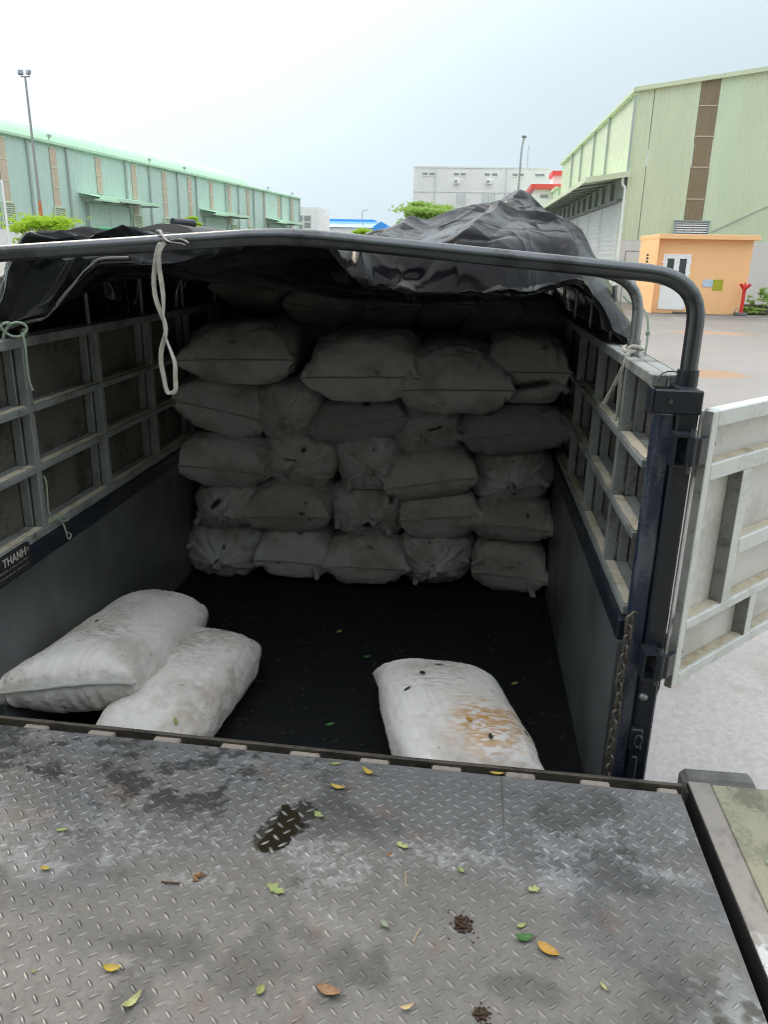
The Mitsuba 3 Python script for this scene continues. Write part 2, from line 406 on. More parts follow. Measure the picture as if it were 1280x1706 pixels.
obj('dock_bumper', box(0.748, 0.972, 2.138, 2.216, 0.5, DZ + 0.004, 0.016), 'm_bumper', dock, label='dark grey block at the outer end of the dock edge')
obj('bumper_plate', box(0.748, 0.754, 2.100, 2.137, 0.5, DZ - 0.014), 'm_lip', dock)
obj('pit_floor', box(-1.93, 0.754, -4, 2.02, 0.3, 0.62), 'm_black', dock)
obj('dock_apron', box(-4.6, 4.6, -9, -4.0, 0, DZ - 0.004), 'm_conc', dock)

lev = thing('dock_plate', 'worn grey checker steel dock leveller plate filling the foreground', 'dock plate')
E0, E1 = np.array([-1.90, 2.142]), np.array([0.720, 2.072])
de = (E1 - E0) / np.linalg.norm(E1 - E0)
FE = frame(E0, de, [-de[1], de[0]])
outline = [tuple(E0), tuple(E1), (0.7, -2.2), (-1.9, -2.2)]
obj('checker_plate', prism(outline, DZ - 0.012, DZ), 'm_plate', lev)
rng = np.random.default_rng(4)
sv, cv = np.meshgrid(np.linspace(-1, 1, 9), np.linspace(-1, 1, 6), indexing='ij')
wd = 0.0056 * (1 - sv ** 2 * 0.985) ** 0.6
lx, ly, lz = sv * 0.0158, cv * wd, -0.0004 + 0.0038 * (1 - cv ** 2) ** 0.75 * (1 - sv ** 2 * 0.96) ** 0.45
base = grid(np.stack([lx, ly, lz], -1))
BV, BF = np.asarray(base.vertices), np.asarray(base.faces)
VV, FF, NN = [], [], 0
for i in range(-37, 15):
    for j in range(-14, 43):
        for o, ang in ((0, 45), (1, -45)):
            x, y = i * 0.05 + 0.013 + 0.025 * o, j * 0.05 + 0.004 - 0.025 * o
            e = np.interp(x, [E0[0], E1[0]], [E0[1], E1[1]]) - 0.014
            if not (-1.885 < x < 0.704 + 0.005 * (y - 1.3) and -0.7 < y < e):
                continue
            a = math.radians(ang + rng.normal(0, 1.5))
            w = rng.uniform(0.62, 1.05) if y < 2.0 else rng.uniform(0.5, 1.0)
            v = BV * [1, 1, w]
            VV.append(np.stack([v[:, 0] * math.cos(a) - v[:, 1] * math.sin(a) + x, v[:, 0] * math.sin(a) + v[:, 1] * math.cos(a) + y, v[:, 2] + DZ], 1))
            FF.append(BF + NN); NN += len(BV)
obj('raised_tread', trimesh.Trimesh(np.vstack(VV), np.vstack(FF), process=False), 'm_lug', lev, smooth=True, kind='stuff', label='small raised diamond treads all over the checker plate')
obj('weld_seam', box(0.1735, 0.1755, 1.85, 2.083, DZ - 0.001, DZ + 0.0012), 'm_lip', lev)
L = np.linalg.norm(E1 - E0)
k0 = None
for i, x in enumerate(np.arange(-1.68, 0.72, 0.2335)):
    s = (x - E0[0]) / de[0]
    w = rng.uniform(0.082, 0.10)
    obj('hinge_lug', lbox(FE, s, min(s + w, L - 0.004), 0.0005, 0.030, DZ - 0.03, DZ + rng.uniform(-0.004, 0.001), bev=0.005), 'm_lugblock', lev)
bar = smoothpath([[s, 0.0375 + 0.0022 * math.sin(s * 3.1), 0] for s in np.linspace(0, L + 0.012, 12)], 40)
P = np.stack([bar + [0, t, z] for t, z in ((-0.007, -0.11), (-0.006, 0.004), (-0.0035, 0.0065), (0.0055, 0.0065), (0.0075, 0.004), (0.0075, -0.11))], 1)
P[..., 2] += DZ + 0.0022 * (meshkit.fbm(P * [9, 9, 0], 3)[..., ] - 0.5)
obj('lip_bar', moved(grid(P), FE), 'm_lip', lev, label='thin dark steel lip along the far edge of the checker plate')

# shallow water left on the plate
ang = np.linspace(0, 2 * np.pi, 90, endpoint=False)
ppts = np.array([(-0.462, 1.868), (-0.476, 1.80), (-0.490, 1.734), (-0.500, 1.690), (-0.462, 1.680), (-0.432, 1.700), (-0.418, 1.735), (-0.398, 1.776), (-0.418, 1.825), (-0.44, 1.855)])
from scipy.interpolate import splprep, splev
tck = splprep(np.vstack([ppts, ppts[:1]]).T, s=0, per=True)[0]
px, py = splev(np.linspace(0, 1, 160, endpoint=False), tck)
wob = 0.018 * (meshkit.fbm(np.stack([np.array(px) * 60, np.array(py) * 60, np.array(px) * 0], -1), 3) - 0.5) * 2
c0 = np.array([np.mean(px), np.mean(py)])
dirs = np.stack([px, py], 1) - c0
pp = c0 + dirs * (1 + wob[:, None] / np.linalg.norm(dirs, axis=1, keepdims=True))
obj('puddle', prism(pp, DZ - 0.001, DZ + 0.0009), 'm_puddle', label='small dark puddle of water lying on the checker plate', cat='puddle')
tag('puddle', 'small dark puddle of water lying on the checker plate', 'puddle')

# ---------------------------------------------------------------- the lorry that backs on to the dock
truck = thing('cargo_truck', 'open lorry bed with slatted metal sides, loaded with sacks behind the dock', 'truck')
XC, FZ, Y0, Y1 = -0.555, 0.70, 2.262, 8.4
mx = lambda x: 2 * XC - x                     # mirror to the left side
flo = box(-1.645, 0.535, Y0, Y1, FZ - 0.06, FZ, 0.004)
obj('bed_floor', flo, 'm_bedfloor', truck, label='black dirty steel floor of the lorry bed')
obj('rear_sill', box(-1.74, 0.64, Y0 - 0.012, Y0 + 0.06, FZ - 0.16, FZ - 0.003, 0.006), 'm_navy', truck)
obj('front_wall', box(-1.70, 0.59, Y1, Y1 + 0.05, FZ, 2.7), 'm_bedwall', truck)
for sgn in (1, -1):
    X = (lambda v: v) if sgn > 0 else mx
    obj('side_wall', box(X(0.535), X(0.62), Y0 + 0.075, Y1, FZ - 0.10, 1.42), 'm_bedwall', truck, label='lower grey steel side sheet %s of the bed' % ('right' if sgn > 0 else 'left'))
    obj('side_beam', box(X(0.530), X(0.628), Y0 + 0.085, Y1, 1.421, 1.497, 0.006), 'm_navy', truck)
    pan = truck + '__side_panel' + ('' if sgn > 0 else '_001')
    for lay, xa in ((0, 0.545), (1, 0.592)):
        for z0, z1 in ((1.499, 1.531), (1.760, 1.786), (1.996, 2.022), (2.245, 2.281)):
            obj('ledge', box(X(xa), X(xa + 0.043), 2.375, Y1, z0, z1, 0.003), 'm_alu', pan)
        for i, y in enumerate(np.arange(2.775, 7.4, 0.595)):
            for z0, z1 in ((1.5315, 1.7595), (1.7865, 1.9955), (2.0225, 2.2445)):
                obj('stud', box(X(xa + 0.0035), X(xa + 0.0395), y, y + 0.034, z0, z1, 0.002), 'm_alu', pan)
    obj('outer_sheet', box(X(0.6365), X(0.640), 2.38, Y1, 1.50, 2.28), 'm_skin', pan)
    for z in (1.5312, 1.7862, 2.0222):         # grit that has settled on the ledges
        r = np.random.default_rng(int(z * 100))
        ys = np.linspace(2.39, 6.0, 120)
        w0 = 0.548 + 0.010 * meshkit.fbm(np.stack([ys * 9, ys * 0, ys * 0 + z], -1), 3)
        P = np.stack([np.stack([X(1) * 0 + np.array([X(a) for a in w]), ys, np.full(120, z + 0.0022)], 1) for w in (w0, w0 * 0 + 0.5875)], 1)
        obj('ledge_dust', grid(P), 'm_ledgedirt', pan)
    # rear corner post, its cap and the socket of the hoop
    post = truck + '__rear_post' + ('' if sgn > 0 else '_001')
    obj('post_face', box(X(0.600), X(0.660), 2.25, 2.385, 0.42, 2.250, 0.007), 'm_navy', post)
    obj('post_flange', box(X(0.548), X(0.599), 2.262, 2.330, 0.42, 2.190, 0.008), 'm_blue', post, label='scuffed blue inner face of the rear corner post')
    obj('post_cap', cat(box(X(0.528), X(0.662), 2.238, 2.2495, 2.190, 2.258, 0.004), box(X(0.520), X(0.5275), 2.238, 2.30, 2.186, 2.262, 0.003), box(X(0.60), X(0.655), 2.25, 2.385, 2.2505, 2.2575)), 'm_navy', post)
    hole = lathe([(0.0, 0.0), (0.007, 0.0), (0.007, 0.004), (0.0045, 0.0045), (0.0, 0.0045)], 14)
    obj('cap_bolt', moved(hole, np.array([[1, 0, 0, X(0.572)], [0, 0, -1, 2.2375], [0, 1, 0, 2.226], [0, 0, 0, 1.0]])), 'm_galvdark', post)
    obj('hoop_socket', tube([[X(0.638), 2.345, 2.255], [X(0.638), 2.345, 2.302]], 0.031, 20), 'm_navy', post)
for side in (1,):
    lat = truck + '__tail_latch'
    obj('latch_plate', box(0.590, 0.628, 2.228, 2.25, 1.085, 1.165, 0.004), 'm_navy', lat)
    th = np.linspace(0, 2 * np.pi, 26, endpoint=False)
    obj('latch_ring', tube(np.stack([0.612 + 0.011 * np.cos(th), 2.218 + 0 * th, 1.128 + 0.022 * np.sin(th)], 1), 0.0032, 8, True), 'm_galvdark', lat)
    obj('latch_bar', box(0.602, 0.622, 2.232, 2.25, 0.66, 1.06, 0.004), 'm_navy', lat)
    obj('latch_knob', trimesh.creation.icosphere(2, 0.014).apply_translation([0.615, 2.244, 1.278]), 'm_galv', lat)
tri = np.array([[0.661, 0], [0.689, 0], [0.689, -0.20], [0.682, -0.232], [0.661, -0.185]])
pm = prism(tri, -0.002, 0.002)
obj('guard_plate', moved(pm, np.array([[1, 0, 0, 0], [0, 0, 1, 2.34], [0, 1, 0, 1.458], [0, 0, 0, 1.0]])), 'm_navy', truck)

# hoops and the short stakes that carry the cover


def hoop(y, xe, zs, ze, peak, r, foot, name, bsdf):
    """A pipe bent up from both sides and rising to a low ridge; rounded corners."""
    half = []
    c = np.array([xe, ze])
    for a in np.linspace(0, 1, 9):
        q = (1 - a) ** 2 * np.array([xe, ze - 0.125]) + 2 * a * (1 - a) * c + a * a * np.array([xe - 0.15, ze + 0.15 * (peak - ze) / (xe - XC)])
        half.append(q)
    pts = [np.array([xe, z]) for z in np.linspace(foot, ze - 0.14, 8)] + half + [np.array([x, ze + (xe - x) * (peak - ze) / (xe - XC)]) for x in np.linspace(xe - 0.2, XC + 0.10, 18)]
    pts += [np.array([XC, ze + (peak - ze) * 0.955])]
    R = np.array(pts)
    Lp = R[:-1][::-1] * [-1, 1] + [2 * XC, 0]
    full = np.vstack([R, Lp])
    sag = 0.004 * np.sin(full[:, 0] * 2.3 + y)
    return obj(name, tube(np.stack([full[:, 0], np.full(len(full), y) + sag, full[:, 1]], 1), r, 18), bsdf, truck, smooth=50)


hoop(2.345, 0.638, 0, 2.556, 2.648, 0.0245, 2.24, 'rear_hoop', 'm_galvdark')
hoop(2.85, 0.578, 0, 2.545, 2.662, 0.0185, 2.281, 'second_hoop', 'm_galv')
for xs in (0.592, mx(0.592)):
    for y in (3.40, 4.0, 4.6, 5.2, 5.8):
        obj('stake', tube([[xs, y, 2.281], [xs, y, 2.36], [xs - 0.004, y, 2.50]], 0.0105, 10), 'm_galv', truck)
for y in (2.85,):
    obj('hoop_socket', tube([[0.578, y, 2.281], [0.578, y, 2.335]], 0.0235, 16), 'm_galv', truck)

# open tail gate, swung out to the right on two hinges
gate = truck + '__tail_gate'
az = math.radians(44)
G = frame([0.692, 2.229], [math.sin(az), math.cos(az)], [math.cos(az), -math.sin(az)])
S1 = 1.06
obj('gate_stile', lbox(G, 0, 0.036, -0.026, 0, 1.322, 2.203, bev=0.003), 'm_gate', gate)
obj('stile_end', lbox(G, -0.0025, -0.0003, -0.024, -0.001, 1.323, 2.202), 'm_gateside', gate)
obj('gate_stile', lbox(G, S1, S1 + 0.036, -0.026, 0, 1.322, 2.203, bev=0.003), 'm_gate', gate)
obj('gate_sheet', lbox(G, 0.022, S1 + 0.01, -0.052, -0.047, 1.33, 2.195), 'm_gatesheet', gate, label='cream sheet of the open tail gate, smeared with dirt')
for z0, z1, sa in ((2.155, 2.2025, 0.0365), (1.994, 2.045, 0.0365), (1.512, 1.545, 0.0365), (1.3225, 1.362, 0.0365), (1.704, 1.758, 0.3005)):
    obj('gate_rail', lbox(G, sa, S1 - 0.0005, -0.0465, -0.001, z0, z1, bev=0.003), 'm_gate', gate)
    if z0 < 2.1:
        obj('ledge_dust', lbox(G, sa + 0.004, S1 - 0.004, -0.045, -0.012, z1, z1 + 0.0016), 'm_rustedge', gate)
for s0, s1, z0, z1 in ((0.248, 0.300, 1.5455, 1.9935), (0.760, 0.812, 1.5455, 1.9935), (0.462, 0.505, 1.3625, 1.5115), (0.86, 0.90, 1.3625, 1.5115)):
    obj('gate_stud', lbox(G, s0, s1, -0.0465, -0.002, z0, z1, bev=0.002), 'm_gate', gate)
    obj('stud_side_shade', lbox(G, s0 - 0.0018, s0 - 0.0002, -0.045, -0.003, z0, z1), 'm_gateside', gate)  # thin dark sheet: shade painted on the side face of the stud
for z in (2.095, 1.415):
    obj('hinge_plate', lbox(G, 0.037, 0.105, -0.0465, -0.040, z - 0.05, z + 0.056, bev=0.002), 'm_gate', gate)
    for s, dz, rr in ((0.052, 0.012, 0.006), (0.052, -0.034, 0.005), (0.082, 0.0, 0.011)):
        bolt = lathe([(0, 0.017), (rr * 0.5, 0.017), (rr * 0.5, 0.008), (rr, 0.008), (rr, 0.002), (rr * 1.5, 0.002), (rr * 1.5, 0)], 6 if rr > 0.008 else 8)
        Mb = np.eye(4); Mb[:3, 0], Mb[:3, 1], Mb[:3, 2] = G[:3, 0], [0, 0, 1], G[:3, 1]
        Mb[:3, 3] = (G @ [s, -0.040, z + dz, 1])[:3]
        obj('bolt', moved(bolt, Mb), 'm_galvdark', gate)
    hin = truck + '__hinge' + ('' if z > 2 else '_001')
    obj('hinge_bracket', cat(box(0.586, 0.634, 2.186, 2.249, z + 0.040, z + 0.047), box(0.586, 0.634, 2.186, 2.249, z - 0.047, z - 0.040), box(0.586, 0.592, 2.186, 2.249, z - 0.040, z + 0.040)), 'm_navy', hin)
    obj('hinge_pin', tube([[0.634, 2.192, z - 0.062], [0.634, 2.192, z + 0.062]], 0.0085, 14), 'm_galvdark', hin)
    obj('hinge_barrel', tube([[0.634, 2.192, z - 0.040], [0.634, 2.192, z + 0.040]], 0.0145, 16), 'm_navy', hin)
    st = np.array([[0.640, 2.190], [0.662, 2.196], [0.690, 2.228], [0.694, 2.241], [0.684, 2.246], [0.655, 2.210], [0.640, 2.203]])
    obj('hinge_strap', prism(st, z - 0.040, z + 0.036), 'm_navy', hin)

# running gear and cab, hidden from the dock
obj('chassis', cat(box(-1.0, -0.88, 2.5, 9.6, 0.42, 0.635), box(-0.23, -0.11, 2.5, 9.6, 0.42, 0.63)), 'm_navy', truck)
for xw, yw in ((0.45, 4.0), (-1.56, 4.0), (0.45, 9.0), (-1.56, 9.0)):
    wh = truck + '__' + 'wheel' + {(0.45, 4.0): '', (-1.56, 4.0): '_001', (0.45, 9.0): '_002', (-1.56, 9.0): '_003'}[(xw, yw)]
    M = np.array([[0, 0, 1, xw - 0.11], [1, 0, 0, yw], [0, 1, 0, 0.30], [0, 0, 0, 1.0]]) @ np.diag([0.70, 0.70, 1, 1.0])
    obj('tyre', moved(lathe([(0.26, 0), (0.40, 0.0), (0.425, 0.03), (0.425, 0.19), (0.40, 0.22), (0.26, 0.22)], 32), M), 'm_tyre', wh)
    obj('rim', moved(lathe([(0.0, 0.05), (0.12, 0.06), (0.2, 0.03), (0.258, 0.01), (0.258, 0.21), (0.2, 0.19), (0.0, 0.17)], 32), M), 'm_galv', wh)
cabp = np.array([[8.62, 0.55], [10.35, 0.55], [10.4, 1.3], [10.0, 2.35], [9.7, 2.5], [8.62, 2.5]])
cm = prism(cabp, -1.62, 0.51)
obj('cab', moved(cm, np.array([[0, 0, 1, 0], [1, 0, 0, 0], [0, 1, 0, 0], [0, 0, 0, 1.0]])), 'm_blue', truck)

# name plate stuck on the left beam (only its end is in view)
dec = truck + '__name_plate'
obj('plate_back', box(-1.6545, -1.6375, 2.39, 2.625, 1.432, 1.528, 0.0), 'm_black', dec)
tm = meshkit.text_mesh('THANH', 0.030, 0.0015, True)
tw = tm.bounds[1][0] - tm.bounds[0][0]
Mt = np.array([[0, 0, 1, -1.6373], [1, 0, 0, 2.592 - tw * 1.05 - tm.bounds[0][0] * 1.05], [0, 1, 0, 1.4905], [0, 0, 0, 1.0]])
obj('lettering', moved(tm, Mt @ np.diag([1.05, 1, 1, 1])), 'm_print', dec, label='worn capital letters THANH on the dark name plate')
th = np.linspace(0, 2 * np.pi, 24, endpoint=False)
obj('lettering', cat(tube(np.stack([0 * th - 1.6370, 2.607 + 0.0085 * np.cos(th), 1.506 + 0.0085 * np.sin(th)], 1), 0.0016, 6, True), box(-1.6373, -1.6358, 2.603, 2.611, 1.502, 1.510)), 'm_printdim', dec)
r = np.random.default_rng(8)
for zz, hh, mm in ((1.4705, 0.0085, 'm_printdim'), (1.4500, 0.0065, 'm_printdim')):
    ws, y = [], 2.40
    while y < 2.60:
        w = r.uniform(0.003, 0.008)
        ws.append(box(-1.6373, -1.6362, y, y + w, zz, zz + hh * r.uniform(0.7, 1.0)))
        y += w + r.choice([0.0025, 0.0025, 0.008])
    obj('small_print', cat(ws), mm, dec)

# chain hanging from the right side
ch = thing('chain', 'rusty steel chain hanging inside the right rear post', 'chain')
zs = np.arange(1.535, 0.80, -0.0335)
th = np.linspace(0, 2 * np.pi, 20, endpoint=False)
lk = np.stack([0.0105 * np.cos(th), 0 * th, 0.0125 * np.sign(np.sin(th)) + 0.0105 * np.sin(th)], 1)
for i, z in enumerate(zs):
    a = math.radians((90 if i % 2 else 0) + 28 + 14 * math.sin(i * 1.7))
    t = math.radians(6 * math.sin(i * 2.3))
    q = lk @ np.array([[math.cos(t), 0, -math.sin(t)], [0, 1, 0], [math.sin(t), 0, math.cos(t)]])
    q = np.stack([q[:, 0] * math.cos(a), q[:, 0] * math.sin(a), q[:, 2]], 1)
    obj('link', tube(q + [0.541 - 0.010 * i / len(zs) + 0.003 * math.sin(i * 0.9), 2.246 - 0.012 * i / len(zs), z], 0.0047, 8, True), 'm_chain', ch, smooth=True)
obj('hook', tube(smoothpath([[0.541, 2.246, 1.545], [0.545, 2.247, 1.562], [0.556, 2.256, 1.566], [0.566, 2.262, 1.558]], 14), 0.004, 8), 'm_chain', ch)
# ---------------------------------------------------------------- sacks


def sack(W, Ln, Th, seed, nl=84, na=104, style='sewn', lump=0.024, p=2.7, crease=0.007, blunt=7.0, sag=0.015, flare=0.12, skew=0.0, skew2=0.0, slack=1.0, rise=0.0, far=0.0):
    """A filled woven sack lying along y: a tube that flattens into a sewn edge at both ends (or is gathered and tied at the near one).
    Returns the mesh, its points before smoothing as (u across, v along) and the edge lines of both ends."""
    a = np.linspace(-1, 1, nl)
    v = np.sign(a) * (1 - (1 - np.abs(a)) ** 1.75)
    b = Th / 2 * np.clip(1 - np.abs(v) ** blunt, 0, 1) ** 0.55
    A = W / 2 * (1 + flare * (1 - (b / (Th / 2))) ** 1.3 - 0.05 * np.exp(-((np.abs(v) - 0.80) / 0.16) ** 2))
    A = A * (1 - far * np.clip((v - 0.55) / 0.45, 0, 1) ** 2.5)
    near = np.clip((-v - 0.45) / 0.55, 0, 1)
    if style == 'tied':
        A = A * (1 - near ** 3.2 * 0.93)
        b = np.where(v < 0, Th / 2 * (1 - near ** 3.0 * 0.90), b)
    ph = np.linspace(0, 2 * np.pi, na, endpoint=True)
    cu, su = np.cos(ph), np.sin(ph)
    U = np.sign(cu) * np.abs(cu) ** (2 / p)
    Z = np.sign(su) * np.abs(su) ** (2 / p)
    x = A[:, None] * U[None]
    z = b[:, None] * Z[None]
    y = np.repeat((v * Ln / 2)[:, None], na, 1)
    end = np.clip((np.abs(v) - 0.75) / 0.25, 0, 1)[:, None]
    y = y * (1 - 0.045 * end * (1 - U[None] ** 2) + 0.02 * end * np.clip((np.abs(U[None]) - 0.82) / 0.18, 0, 1))
    P = np.stack([x, y, z], -1)
    r = np.random.default_rng(seed)
    off = r.uniform(0, 50, 3)
    lum = meshkit.fbm(P * [4.2, 4.2, 5.5] + off, 3, seed) - 0.5
    body = np.clip(b / (Th / 2), 0, 1)[:, None]
    nrm = np.stack([x / (A[:, None] ** 2 + 1e-4), y * 0, z / (b[:, None] ** 2 + 1e-3)], -1)
    nrm /= np.linalg.norm(nrm, axis=-1, keepdims=True) + 1e-9
    P = P + nrm * (lum * lump * 2 * body)[..., None]
    # gathers running in from the sewn edges, and slack folds of the cloth
    dist = (1 - np.abs(v))[:, None] * Ln / 2
    g = meshkit.noise(np.stack([x * 34 + off[0], y * 3 + np.sign(y) * 9, z * 4], -1), seed + 3)
    g2 = meshkit.noise(np.stack([x * 75 + off[1], y * 5 + np.sign(y) * 9, z * 5], -1), seed + 4)
    amp = crease * np.exp(-dist / 0.10) * np.clip(b / 0.03, 0, 1)[:, None]
    P = P + nrm * (((np.abs(g - 0.5) * -2 + 0.5) * 1.5 + (g2 - 0.5) * 0.8) * amp)[..., None]
    sl = meshkit.noise(np.stack([x * 5 + y * 4 + off[1], y * 13 - x * 5, z * 8], -1), seed + 6)
    sl2 = meshkit.noise(np.stack([x * 12 - y * 6 + off[2], y * 24 + x * 9, z * 14], -1), seed + 7)
    P = P - nrm * (slack * (0.0055 * np.clip(1 - np.abs(sl - 0.5) * 6, 0, 1) ** 2 + 0.003 * np.clip(1 - np.abs(sl2 - 0.5) * 6, 0, 1) ** 2) * np.clip(body, 0.15, 1))[..., None]
    if style == 'tied':
        pl = np.cos(ph * 13 + 2.0 * meshkit.noise(np.stack([ph * 3, ph * 0, ph * 0 + seed], -1))) + 0.6 * np.cos(ph * 23 + seed)
        P = P + nrm * (0.010 * near[:, None] ** 1.2 * (1 - near[:, None] ** 6) * pl[None])[..., None]
    P[:, -1] = P[:, 0]
    # its own weight: flat underside, drooping ends
    zf = -Th / 2 * 0.86
    zz = P[..., 2]
    P[..., 2] = np.where(zz < zf, zf + (zz - zf) * 0.25, zz)
    P[..., 2] += rise * np.clip((-v - 0.3) / 0.7, 0, 1)[:, None] ** 2
    P[..., 2] += -sag * np.clip(np.abs(P[..., 1]) / (Ln / 2), 0, 1.2) ** 3 + r.normal(0, 0.008) * P[..., 0] / 0.25
    P[..., 1] += skew * P[..., 0] * np.clip((1 - v) / 2, 0, 1)[:, None] + skew2 * P[..., 0] * np.clip((1 + v) / 2, 0, 1)[:, None]
    P[..., 0] += r.normal(0, 0.016) * (P[..., 1] / Ln * 2) ** 2
    return P, U, v


def sack_colour(P, seed, base=(0.55, 0.545, 0.525), soil=(0.27, 0.247, 0.222), amount=0.7, specks=10):
    """Woven plastic cloth: faint weave bands and stains in the cloth's own space, a few holes with the dark filling showing."""
    r = np.random.default_rng(seed + 77)
    off = r.uniform(0, 40, 3)
    s = meshkit.fbm(P * 6.5 + off, 4, seed)
    f = meshkit.fbm(P * 40 + off, 3, seed + 2)
    band = meshkit.noise(np.stack([P[..., 0] * 150, P[..., 1] * 4, P[..., 2] * 6], -1), seed)
    t = np.clip((s * 0.75 + f * 0.25 - 0.46) / 0.22, 0, 1)[..., None] * amount
    c = np.asarray(base) * (0.93 + 0.14 * band[..., None])
    c = c * (1 - t) + np.asarray(soil) * t
    sp = np.clip((meshkit.noise(P * 85 + off, seed + 9) - 0.90) / 0.04, 0, 1) * np.clip((s - 0.42) / 0.1, 0, 1)
    return c * (1 - 0.75 * sp[..., None])


TIES = np.array([[1, 0, 0], [0, 1, 0], [0, 0, 1.0]])


def edge_strip(P, row, out, w=0.012, th=0.0022, seed=0):
    """The folded, stitched edge that sticks out at a sewn end."""
    n = P.shape[1]
    h = n // 2
    top, bot = P[row, :h + 1], P[row, h:][::-1]
    m = min(len(top), len(bot))
    line = (top[:m] + bot[:m]) / 2
    wv = 0.006 * (meshkit.fbm(np.stack([line[:, 0] * 14, line[:, 0] * 0, line[:, 0] * 0 + seed], -1), 3) - 0.5)
    d = np.array([0, out * w, -w * 0.30])
    q = line + d
    q[:, 2] += wv
    a = line - d * 0.5
    rows = [a + [0, 0, th], q + [0, 0, th], q - [0, 0, th], a - [0, 0, th]]
    G_ = np.stack(rows + [rows[0]], 0)
    return grid(G_)


def put_sack(label, M, seed, W=0.58, Ln=0.86, Th=0.31, group=None, style='sewn', base=(0.55, 0.545, 0.525), soil=(0.27, 0.247, 0.222), amount=0.7, holes=(), colour=None, nl=84, na=104, ears=(), name='sack', **kw):
    key = thing(name, label, 'sack', group)
    P, U, v = sack(W, Ln, Th, seed, nl, na, style, **kw)
    C = sack_colour(P, seed, base, soil, amount)
    if colour is not None:
        C = colour(P, C)
    for hx, hz, ha, hb, rot in holes:           # tears at the near end: position across, height, half sizes, slope
        cr, sr = math.cos(rot), math.sin(rot)
        dx, dz = P[..., 0] - hx, P[..., 2] - hz
        qx, qz = dx * cr + dz * sr, -dx * sr + dz * cr
        d = (qx / ha) ** 2 + (qz / hb) ** 2
        t = np.clip(1.6 - d, 0, 1)[..., None] * (P[..., 1] < 0)[..., None]
        C = C * (1 - t) + np.array([0.018, 0.016, 0.014]) * t
    m = grid(P)
    v3 = moved(m, M)
    scene[key + '__cloth'] = mikit.ply(v3, 'm_sack', smooth=True, color=np.clip(C.reshape(-1, 3), 0, 1))
    if style != 'tied':
        obj('sewn_edge', moved(edge_strip(P, 1, -1, seed=seed), M), 'm_seam', key, smooth=60)
    else:
        c = P[0].mean(0)
        r = np.random.default_rng(seed)
        ax = np.array([r.normal(0, 0.35), -0.75, -0.65]); ax /= np.linalg.norm(ax)
        th = np.linspace(0, 2 * np.pi, 33)
        rows = []
        e1 = np.cross(ax, [0, 0, 1.0]); e1 /= np.linalg.norm(e1); e2 = np.cross(ax, e1)
        for k, (dl, rr) in enumerate(((-0.02, 0.026), (0.0, 0.014), (0.012, 0.017), (0.035, 0.024), (0.052, 0.026), (0.050, 0.010))):
            w = rr * (1 + 0.28 * np.cos(th * 5 + seed) * (k > 1) + 0.12 * np.cos(th * 9))
            rows.append(c + ax * dl + np.stack([w * np.cos(th)], -1) * e1 + np.stack([0.62 * w * np.sin(th)], -1) * e2)
        obj('tied_mouth', moved(grid(np.array(rows)), M), 'm_seam', key, smooth=60)
    for ex, ez, ang in ears:                     # a twisted corner of the cloth that sticks out
        th = np.linspace(0, 2 * np.pi, 17)
        a = np.array([math.sin(ang) * 0.85, -0.5, -math.cos(ang) * 0.85]); a /= np.linalg.norm(a)
        e1 = np.cross(a, [0, 1.0, 0]); e1 /= np.linalg.norm(e1); e2 = np.cross(a, e1)
        f = P[(v < -0.3)].reshape(-1, 3)
        o = f[np.argmin((f[:, 0] - ex) ** 2 + (f[:, 2] - ez) ** 2 + 0.03 * (f[:, 1] - f[:, 1].min()) ** 2)]
        rows = [o + a * dl + (rr * np.cos(th))[:, None] * e1 + (rr * 0.7 * np.sin(th) * (1 + 0.3 * np.cos(th * 3)))[:, None] * e2 for dl, rr in ((-0.025, 0.036), (0.0, 0.022), (0.016, 0.016), (0.034, 0.017), (0.046, 0.013), (0.050, 0.002))]
        obj('corner_ear', moved(grid(np.array(rows)), M), 'm_seam', key, smooth=60)
    return key, P


GREY_SHADED, DIRTY_SHADED, PINK, PURPLE = (0.50, 0.49, 0.49), (0.43, 0.415, 0.40), (0.51, 0.48, 0.48), (0.29, 0.258, 0.285)  # stack cloth tones, set below WHITE: bed shade put into the colour, plus dirt
ROWS = ['bottom row', 'second row up', 'third row up', 'fourth row up', 'top front row']
ORD = ['first', 'second', 'third', 'fourth', 'fifth']
